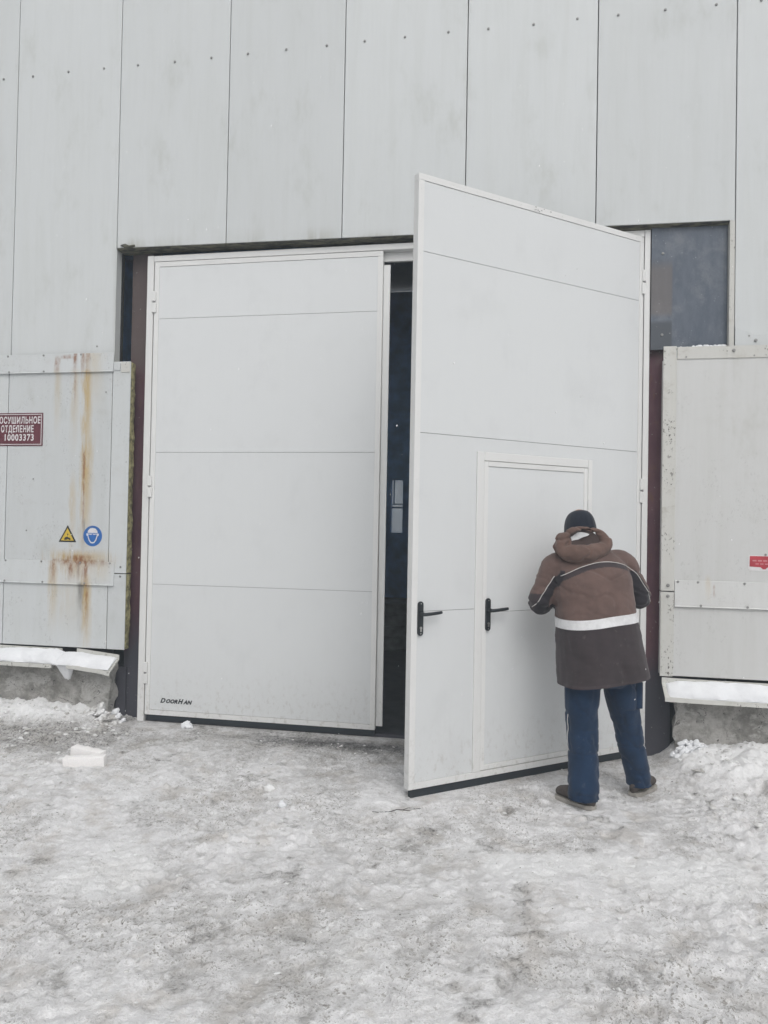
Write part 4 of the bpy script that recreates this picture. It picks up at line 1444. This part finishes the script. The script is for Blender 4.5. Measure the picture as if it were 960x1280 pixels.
b.rings([ring((5.0, -0.94, 0.78), 0.17, 0.115), ring((4.98, -0.93, 0.95), 0.155, 0.11), ring((4.955, -0.90, 1.15), 0.15, 0.105), ring((4.925, -0.86, 1.38), 0.175, 0.115),
         ring((4.91, -0.845, 1.47), 0.16, 0.09), ring((4.90, -0.835, 1.53), 0.08, 0.06)])
for S, E, Wr, H, sd_ in ((S_L, E_L, W_L, H_L, -1), (S_R, E_R, W_R, H_R, 1)):
    limb(b, [S, E, Wr], [0.055, 0.042, 0.028])
    d = (H - Wr).normalized()
    side = d.cross(UP).normalized()
    nrm = side.cross(d).normalized()
    b.ellipsoid(Wr + d * 0.055, (d * 0.058, side * 0.042, nrm * 0.017), 16, 10)               # palm
    for j, (off, ln) in enumerate(((-0.030, 0.072), (-0.010, 0.080), (0.011, 0.075), (0.031, 0.058))):
        r0 = Wr + d * 0.092 + side * off
        p1 = r0 + d * ln * 0.45 + nrm * 0.006
        p2 = p1 + d * ln * 0.30 - nrm * 0.016
        p3 = p2 + d * ln * 0.12 - nrm * 0.022
        limb(b, [r0 - d * 0.02, p1, p2, p3], [0.0092, 0.0088, 0.0082, 0.0068], 10)
    tb = Wr + d * 0.030 - side * 0.030 * sd_
    limb(b, [tb, tb + d * 0.030 - side * 0.028 * sd_, tb + d * 0.062 - side * 0.030 * sd_ - nrm * 0.008], [0.012, 0.0105, 0.008], 10)
HIP = ((4.885, -0.995, 0.82), (5.105, -0.885, 0.82))
KNEE = ((4.880, -1.02, 0.46), (5.172, -0.815, 0.46))
ANK = ((4.893, -1.085, 0.075), (5.252, -0.770, 0.075))
TOE = ((-0.74, 0.67), (0.55, 0.835))
for h_, k_, a_, td in zip(HIP, KNEE, ANK, TOE):
    limb(b, [h_, k_, a_], [0.085, 0.055, 0.040])
    T3 = Vector((td[0], td[1], 0)).normalized()
    limb(b, [Vector(a_) - UP * 0.02, Vector(a_) + T3 * 0.10 - UP * 0.04], [0.036, 0.030])
me = voxel(b, 0.006, 3)
person = link_mesh('person', me, M['skin'])
person.location = ORG + Vector((0.0, -0.035, 0.0))
person.scale = (1.013, 1.013, 1.013)
tag(person, 'person in a brown work jacket, dark knit hat and blue trousers facing the open leaf', 'person')

# jacket: trunk, sleeves and collar grown into one cloth surface
def tc(z):
    """centre line of the jacket trunk"""
    zz = [0.72, 0.80, 1.12, 1.38, 1.50, 1.60]
    return Vector((float(np.interp(z, zz, [5.012, 5.005, 4.965, 4.930, 4.915, 4.900])), float(np.interp(z, zz, [-0.955, -0.95, -0.925, -0.88, -0.855, -0.83])), z))
j = MB()
j.rings([ring(tc(0.66), 0.280, 0.208, p=2.7), ring(tc(0.76), 0.277, 0.207, p=2.7), ring(tc(0.86), 0.272, 0.205, p=2.6), ring(tc(0.98), 0.262, 0.200, p=2.6), ring(tc(1.12), 0.252, 0.193, p=2.5), ring(tc(1.26), 0.256, 0.190, p=2.5),
         ring(tc(1.38), 0.262, 0.180, p=2.5), ring(tc(1.45), 0.250, 0.160, p=2.4), ring(tc(1.50), 0.212, 0.130), ring(tc(1.55), 0.145, 0.105), ring(tc(1.585), 0.095, 0.092)])
for S, E, Wr in ((S_L, E_L, W_L), (S_R, E_R, W_R)):
    out = (S - tc(1.46)).normalized()
    limb(j, [S - out * 0.10, S, S.lerp(E, 0.55), E, E.lerp(Wr, 0.5), Wr], [0.088, 0.090, 0.086, 0.080, 0.070, 0.058], 24)
limb(j, [tc(1.54), HEAD - HU * 0.085 - FT * 0.012], [0.088, 0.080], 24)      # stand collar
me = voxel(j, 0.0072, 8)
co, nn = coords(me), normals(me)
# folds: soft horizontal rolls at the waist and hem, creases round the elbows, diagonal pulls over the back
def dist_seg(p, a, b):
    a, b = np.array(a), np.array(b)
    t_ = np.clip(((p - a) @ (b - a)) / ((b - a) @ (b - a)), 0, 1)
    return np.linalg.norm(p - (a + t_[:, None] * (b - a)), axis=1), t_
dUL, tUL = dist_seg(co, S_L, E_L); dFL, _ = dist_seg(co, E_L, W_L)
dUR, tUR = dist_seg(co, S_R, E_R); dFR, _ = dist_seg(co, E_R, W_R)
cen = np.array([tc(z)[:] for z in co[:, 2]])
rel = co - cen
s_ = rel @ np.array(RV)
f_ = rel @ np.array(FV)
torso_edge = np.interp(co[:, 2], [0.7, 1.12, 1.30, 1.40, 1.5], [0.30, 0.30, 0.262, 0.225, 0.20])
arm = (np.abs(s_) > torso_edge) & (co[:, 2] > 1.05) | ((np.minimum(dFL, dFR) < 0.10) & (f_ > 0.05) & (np.minimum(dUL, dUR) < 0.25) & (np.abs(s_) > 0.17))
wr1 = fbm(np.c_[s_ * 5 + co[:, 2] * 5, f_ * 4, co[:, 2] * 11 - s_ * 4], 3, 201, 0.55)
wr2 = fbm(np.c_[s_ * 4, f_ * 4, co[:, 2] * 24 + s_ * 6], 3, 211, 0.5)
wr3 = fbm(np.c_[s_ * 9, f_ * 9, co[:, 2] * 4], 2, 221, 0.5)
lowm = sstep(1.12, 0.95, co[:, 2])
waist = np.exp(-((co[:, 2] - 1.16) / 0.10) ** 2)
elb = np.maximum(np.exp(-(np.linalg.norm(co - np.array(E_L), axis=1) / 0.16) ** 2), np.exp(-(np.linalg.norm(co - np.array(E_R), axis=1) / 0.16) ** 2))
def crease(n_, w_):
    return np.exp(-(n_ / w_) ** 2)
sheark = 0.11 * sstep(1.34, 1.08, co[:, 2]) * s_ * (~arm)
cr1 = crease(fbm(np.c_[s_ * 3.2 + co[:, 2] * 2.6, f_ * 3, co[:, 2] * 4.2 - s_ * 2.2], 2, 231), 0.07)
cr2 = crease(fbm(np.c_[s_ * 5.5, f_ * 4, co[:, 2] * 1.6 + 3], 2, 241), 0.08)
cr3 = crease(fbm(np.c_[s_ * 4, f_ * 4, co[:, 2] * 9 + s_ * 3], 2, 251), 0.10)
disp = 0.005 * wr1 - 0.007 * cr1 * sstep(1.13, 1.2, co[:, 2]) - 0.007 * cr2 * lowm - cr3 * (0.004 * waist + 0.012 * elb) + wr2 * (0.002 + 0.006 * elb) + wr3 * 0.012 * lowm
z_flat = co[:, 2].copy()
co = co + nn * disp[:, None]
co[:, 2] += sheark
set_coords(me, co)
me.attributes.new('zf', 'FLOAT', 'POINT').data.foreach_set('value', z_flat.astype(np.float32))
me.attributes.new('ar', 'FLOAT', 'POINT').data.foreach_set('value', arm.astype(np.float32))
bmj = bmesh.new()
bmj.from_mesh(me)
pn = (UP - RV * 0.11).normalized()
cut = bmesh.ops.bisect_plane(bmj, geom=bmj.verts[:] + bmj.edges[:] + bmj.faces[:], plane_co=tc(0.745), plane_no=pn, clear_inner=True)
bmesh.ops.holes_fill(bmj, edges=[e for e in cut['geom_cut'] if isinstance(e, bmesh.types.BMEdge)], sides=0)
bmj.to_mesh(me); bmj.free()
co = coords(me)
z_flat = np.empty(len(co), np.float32); me.attributes['zf'].data.foreach_get('value', z_flat)
ar_ = np.empty(len(co), np.float32); me.attributes['ar'].data.foreach_get('value', ar_)
arm = ar_ > 0.5
cen = np.array([tc(z)[:] for z in z_flat])
rel = co - cen
s_ = rel @ np.array(RV)
f_ = rel @ np.array(FV)
dUL, tUL = dist_seg(co, S_L, E_L); dFL, _ = dist_seg(co, E_L, W_L)
dUR, tUR = dist_seg(co, S_R, E_R); dFR, _ = dist_seg(co, E_R, W_R)
# colour blocks of the cloth
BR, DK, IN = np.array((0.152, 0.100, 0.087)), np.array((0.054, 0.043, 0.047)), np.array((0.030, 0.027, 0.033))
colr = np.tile(BR, (len(co), 1))
yoke_z = 1.475 - 1.05 * (s_ - 0.05) ** 2
back = f_ < 0.06
band = back & ~arm & (co[:, 2] < yoke_z) & (co[:, 2] > yoke_z - 0.030)
colr[band] = DK
colr[(z_flat < 1.118) & ~arm] = DK
# under-sleeve panels: the half of each sleeve towards the trunk and the lower elbow
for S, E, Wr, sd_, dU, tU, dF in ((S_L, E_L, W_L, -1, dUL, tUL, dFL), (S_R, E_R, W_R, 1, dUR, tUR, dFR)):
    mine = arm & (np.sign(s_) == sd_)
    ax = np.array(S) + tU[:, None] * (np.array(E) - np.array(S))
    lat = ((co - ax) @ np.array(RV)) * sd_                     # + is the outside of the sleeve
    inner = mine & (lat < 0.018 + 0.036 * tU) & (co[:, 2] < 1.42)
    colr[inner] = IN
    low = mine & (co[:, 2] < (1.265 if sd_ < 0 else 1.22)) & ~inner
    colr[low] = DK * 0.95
hem = (z_flat < 0.762)
colr[hem] = DK * 1.25
ca = me.color_attributes.new('cloth', 'FLOAT_COLOR', 'POINT')
ca.data.foreach_set('color', np.c_[colr, np.ones(len(co))].astype(np.float32).ravel())
bvh = BVHTree.FromPolygons([Vector(q) for q in co], [tuple(p_.vertices) for p_ in me.polygons])
jacket = link_mesh('jacket', me, M['jacket'], person)
tag(jacket, 'brown hooded work jacket with dark lower half and white tape')

# reflective tape round the waist, laid on the cloth
def wrap(z_of, h, off, n=120):
    lo, hi = [], []
    for i in range(n):
        a = 2 * math.pi * i / n
        d = RV * math.cos(a) + FV * math.sin(a)
        row = []
        for k_ in (0, 1):
            z = z_of(a) + h * k_
            hit_ = bvh.ray_cast(tc(z), d, 0.6)
            p_ = hit_[0] if hit_[0] else tc(z) + d * 0.25
            r_ = min((p_ - tc(z)).length, 0.275)
            row.append(tc(z) + d * (r_ + off))
        lo.append(row[0]); hi.append(row[1])
    rr = []
    for i in range(n):
        d = (lo[i] - tc(lo[i].z)).normalized() * 0.005
        rr.append([lo[i], hi[i], hi[i] - d, lo[i] - d])
    return MB().rings(rr, close=True)
me = wrap(lambda a: 1.090 + 0.026 * math.cos(a) + 0.002 * math.sin(3 * a), 0.056, 0.0050).mesh('reflective_band')
link_mesh('reflective_band', me, M['reflect'], jacket)
shade(me, 0.7)
# piping over the back and down the sleeves
def on_back(s, z, lift=0.003):
    o_ = tc(z) + RV * s - FV * 0.9
    h_ = bvh.ray_cast(o_, FV, 1.5)
    return h_[0] - FV * lift if h_[0] else None
def piping(pts):
    q = [on_back(s, z) for s, z in pts]
    q = [p_ for p_ in q if p_ is not None]
    if len(q) > 3:
        me = MB().tube(q, 0.0034, 6).mesh('piping')
        link_mesh('piping', me, M['pipe'], jacket)
def cast_back(pts, lift=0.001):
    out = []
    for p_ in pts:
        h_ = bvh.ray_cast(Vector(p_) - FV * 0.9, FV, 1.6)
        if h_[0]: out.append(h_[0] - FV * lift)
    return out
def smooth_path(q, it=3):
    for _ in range(it):
        q = [q[0]] + [(q[i - 1] + q[i] * 2 + q[i + 1]) / 4 for i in range(1, len(q) - 1)] + [q[-1]]
    return q
yoke = []
for s in np.linspace(-0.245, 0.225, 44):
    z = 1.477 - 1.05 * (s - 0.05) ** 2
    yoke.append(tc(z) + RV * float(s))
slR = [S_R.lerp(E_R, t_) + RV * (0.018 + 0.036 * t_) for t_ in np.linspace(0.18, 1.12, 26)]
slL = [S_L.lerp(E_L, t_) - RV * (0.018 + 0.036 * t_) for t_ in np.linspace(0.22, 1.18, 26)]
link_mesh('piping', MB().tube(smooth_path(cast_back(yoke + slR)), 0.0026, 6).mesh('piping'), M['pipe'], jacket)
link_mesh('piping', MB().tube(smooth_path(cast_back(slL)), 0.0026, 6).mesh('piping'), M['pipe'], jacket)

# hood: a slack pouch lying on the shoulders, its rim an oval that faces up and back
HN = (-FV * 0.93 + UP * 0.37).normalized()
HV = (UP * 0.93 + FV * 0.37).normalized()
HC = Vector((4.893, -0.985, 1.606)) + FV * 0.03
h = MB()
def rim(a):
    up_ = math.sin(a)
    return HC + RV * (0.158 * math.cos(a)) + HV * (0.084 * up_ - 0.006 + 0.020 * math.cos(a) - 0.022 * abs(math.cos(a)) ** 3) + HN * (-0.014 * math.cos(2 * a))
h.tube([rim(2 * math.pi * i / 40) for i in range(40)], [0.036 - 0.020 * math.sin(2 * math.pi * i / 40) + 0.007 * math.sin(3 * 2 * math.pi * i / 40 + 1) for i in range(40)], 18, close=True)
h.ellipsoid(HC - HN * 0.075 - HV * 0.02, (RV * 0.180, HV * 0.090, HN * 0.046), 28, 14)
for s in (-1, 1):
    limb(h, [HC + RV * (0.135 * s) - HN * 0.01, Vector((4.885, -0.86, 1.585)) + RV * (0.135 * s), Vector((4.86, -0.77, 1.575)) + RV * (0.085 * s) + FV * 0.04], [0.055, 0.046, 0.034], 16)
me = voxel(h, 0.0062, 6)
co, nn = coords(me), normals(me)
wr = fbm(co * np.array([16, 16, 22]), 3, 301, 0.55)
wr2 = 1 - np.abs(fbm(co * np.array([9, 9, 13]), 2, 305)) * 2
hcr = crease(fbm(co * np.array([8, 8, 11]) + 4, 2, 309), 0.09)
set_coords(me, co + nn * (0.005 * wr + 0.004 * wr2 - 0.008 * hcr)[:, None])
ca = me.color_attributes.new('cloth', 'FLOAT_COLOR', 'POINT')
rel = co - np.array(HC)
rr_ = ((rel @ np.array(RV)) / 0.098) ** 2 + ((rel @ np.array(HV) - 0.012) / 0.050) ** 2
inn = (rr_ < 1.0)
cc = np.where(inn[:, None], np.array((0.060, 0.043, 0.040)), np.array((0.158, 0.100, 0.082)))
ca.data.foreach_set('color', np.c_[cc, np.ones(len(co))].astype(np.float32).ravel())
hb = BVHTree.FromPolygons([Vector(q) for q in coords(me)], [tuple(p_.vertices) for p_ in me.polygons])
hood = link_mesh('hood', me, M['jacket'], jacket)
# lining seen in the mouth of the hood, with a pale crescent along its upper side
LC = HC + HV * 0.010 - HN * 0.004
k = MB()
rows = []
for q in (1.0, 0.8, 0.55, 0.28, 0.04):
    rows.append([LC + RV * (0.112 * q * math.cos(a)) + HV * (0.066 * q * math.sin(a)) - HN * (0.020 * (1 - q * q)) for a in [2 * math.pi * i / 32 for i in range(32)]])
k.rings(rows, caps=False)
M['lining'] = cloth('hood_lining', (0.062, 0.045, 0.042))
link_mesh('hood_lining', k.mesh('hood_lining'), M['lining'], jacket)
k = MB()
rows = []
for i in range(19):
    a = math.radians(52 + 128 * i / 18)
    th = 0.62 * math.sin(math.pi * (i + 0.6) / 19.2) ** 0.6
    row = []
    for q in (0.93, 0.93 - th * 0.5, 0.93 - th):
        row.append(LC - HV * 0.014 - RV * 0.008 + RV * (0.104 * q * math.cos(a)) + HV * (0.066 * q * math.sin(a)) - HN * (0.020 * (1 - q * q) - 0.005))
    rows.append(row + [p_ - HN * 0.004 for p_ in row[::-1]])
k.rings(rows)
link_mesh('lining_patch', k.mesh('lining_patch'), M['reflect'], jacket, smooth=False)

# knit hat
k = MB()
rings = []
HB = HEAD - HU * 0.005 - FT * 0.004
for i in range(14):
    t_ = i / 13
    z = 0.140 * math.sin(t_ * math.pi / 2)
    rr = math.cos(t_ * math.pi / 2) ** 0.62 if t_ < 1 else 0.02
    rings.append([HB + HU * (z - 0.022) + RV * (0.099 * max(rr, 0.03) * math.cos(a) * (1 + 0.010 * math.cos(16 * a))) + FT * (0.118 * max(rr, 0.03) * math.sin(a) * (1 + 0.010 * math.cos(16 * a))) for a in [2 * math.pi * q / 64 for q in range(64)]])
k.rings(rings)
hat = link_mesh('hat', k.mesh('hat'), M['hat'], person)
tag(hat, 'dark navy knit hat')

# trousers
k = MB()
k.rings([ring((5.0, -0.945, 0.70), 0.150, 0.105), ring((5.0, -0.945, 0.74), 0.205, 0.135), ring((5.0, -0.945, 0.86), 0.205, 0.14), ring((4.99, -0.94, 1.0), 0.19, 0.13)])
LEGS = (([(4.888, -0.985, 0.86), (4.884, -1.00, 0.64), (4.884, -1.015, 0.46), (4.890, -1.05, 0.26), (4.893, -1.085, 0.10), (4.893, -1.095, -0.03)], [0.112, 0.108, 0.100, 0.096, 0.096, 0.098]),
        ([(5.100, -0.885, 0.86), (5.132, -0.865, 0.64), (5.172, -0.82, 0.46), (5.216, -0.79, 0.26), (5.252, -0.775, 0.11), (5.262, -0.775, 0.00)], [0.112, 0.104, 0.090, 0.082, 0.080, 0.082]))
for pts, rd in LEGS:
    limb(k, pts, rd, 26)
me = voxel(k, 0.0072, 8)
co, nn = coords(me), normals(me)
knee = np.exp(-((co[:, 2] - 0.42) / 0.10) ** 2)
cuff = sstep(0.30, 0.05, co[:, 2])
w3 = fbm(np.c_[co[:, 0] * 9, co[:, 1] * 9, co[:, 2] * 3], 2, 409, 0.5)
k1 = crease(fbm(np.c_[co[:, 0] * 5 + co[:, 2] * 2, co[:, 1] * 5, co[:, 2] * 4.5], 2, 411), 0.08)
k2 = crease(fbm(np.c_[co[:, 0] * 4, co[:, 1] * 4, co[:, 2] * 12], 2, 415), 0.10)
k3 = crease(fbm(np.c_[co[:, 0] * 9, co[:, 1] * 9, co[:, 2] * 1.2], 2, 419), 0.09)
disp = 0.006 * w3 - 0.006 * k1 - k2 * (0.004 * knee + 0.008 * cuff) - 0.005 * k3
disp -= 0.005 * np.exp(-((co[:, 2] - 0.318) / 0.006) ** 2)
set_coords(me, co + nn * disp[:, None])
bmj = bmesh.new()
bmj.from_mesh(me)
cut = bmesh.ops.bisect_plane(bmj, geom=bmj.verts[:] + bmj.edges[:] + bmj.faces[:], plane_co=(5.0, -1.0, 0.052), plane_no=(0.0, -0.03, 1), clear_inner=True)
bmesh.ops.holes_fill(bmj, edges=[e for e in cut['geom_cut'] if isinstance(e, bmesh.types.BMEdge)], sides=0)
bmj.to_mesh(me); bmj.free()
tb = BVHTree.FromPolygons([Vector(q) for q in coords(me)], [tuple(p_.vertices) for p_ in me.polygons])
trs = link_mesh('trousers', me, M['trousers'], person)
tag(trs, 'loose navy blue work trousers')
# flat side pocket and seam piping
def seam(path, r):
    pts = []
    for c_, d in path:
        h_ = tb.ray_cast(Vector(c_), Vector(d), 0.4)
        if h_[0]: pts.append(h_[0] + Vector(d) * 0.001)
    if len(pts) > 2:
        link_mesh('seam_piping', MB().tube(pts, r, 6).mesh('seam_piping'), M['pipe'], trs)
seam([((4.886, -1.02 - 0.001 * i, 0.54 - 0.02 * i), (-0.95, -0.30, 0)) for i in range(12)], 0.003)
seam([((5.165 + 0.004 * i, -0.81, 0.44 - 0.02 * i), (0.99, -0.15, 0)) for i in range(8)], 0.003)
k = MB()
pk = Vector((5.215, -0.845, 0.64))
k.rings([ring(pk + UP * z, 0.030, 0.062, n=16, p=3.5) for z in (-0.075, -0.07, 0.07, 0.085)])
link_mesh('cargo_pocket', k.mesh('cargo_pocket', bevel=0.0), M['trousers'], trs)

# shoes
for (ax, ay, az), td, side_ in zip(ANK, TOE, (-1, 1)):
    T3 = Vector((td[0], td[1], 0)).normalized()
    N3 = Vector((T3.y, -T3.x, 0))
    base = Vector((ax, ay, 0)) - T3 * 0.078
    base.z = gz(ax, ay) + 0.002
    ln = 0.295
    stations = [(0.0, 0.022, 0.055), (0.03, 0.036, 0.078), (0.08, 0.040, 0.088), (0.13, 0.044, 0.090), (0.18, 0.049, 0.078), (0.225, 0.047, 0.066), (0.258, 0.038, 0.056), (0.278, 0.020, 0.042)]
    k = MB()
    k.rings([[base + T3 * s + N3 * (hw * math.cos(a)) + UP * (0.022 + ht * 0.5 + ht * 0.5 * math.sin(a)) for a in [2 * math.pi * q / 18 for q in range(18)]] for s, hw, ht in stations])
    sh_ = link_mesh('shoe', k.mesh('shoe'), M['shoe'], person)
    outl = [base + T3 * s + N3 * (hw + 0.006) for s, hw, ht in stations] + [base + T3 * s - N3 * (hw + 0.006) for s, hw, ht in stations[::-1]]
    k = MB()
    k.rings([[p_ + UP * 0.0 for p_ in outl], [p_ + UP * 0.026 for p_ in outl]])
    link_mesh('sole', k.mesh('sole', bevel=0.004), M['sole'], sh_, smooth=False)

# ------------------------------------------------------------------ snowflakes in the air
M['flake'] = simple('snowflake', (0.9, 0.9, 0.92), 0.8, var=0.02)
mb = MB()
for i in range(420):
    y = random.uniform(-4.2, 0.0)
    x = random.uniform(-0.5, 7.0)
    z = random.uniform(0.1, 5.2)
    if (Vector((x, y, z)) - cam.location).length < 1.8 or y > -0.15:
        continue
    r = random.uniform(0.0012, 0.0026)
    d = Vector((random.uniform(0.1, 0.5), random.uniform(-.2, .2), 1)).normalized() * r * random.uniform(1.0, 2.4)
    mb.ellipsoid((x, y, z), ((r, 0, 0), (0, r, 0), tuple(d)), 6, 4)
tag(mb.build('falling_snow', M['flake'], None, smooth=True), 'sparse snowflakes drifting in front of the building', kind='stuff')

# ------------------------------------------------------------------ snow-laden air
t = NT('snowy_air')
t.t.nodes.remove(t.b)
pv = t.n('ShaderNodeVolumePrincipled')
pv.inputs['Color'].default_value = (0.82, 0.92, 1.0, 1)
pv.inputs['Density'].default_value = 0.0135
pv.inputs['Anisotropy'].default_value = 0.0
t.link(pv.outputs[0], t.t.nodes['Material Output'].inputs['Volume'])
hz = MB().box(-260, 270, -265, 265, -1.6, 8.2).build('haze', t.m)
tag(hz, 'thin snow-laden air over the yard', kind='stuff')
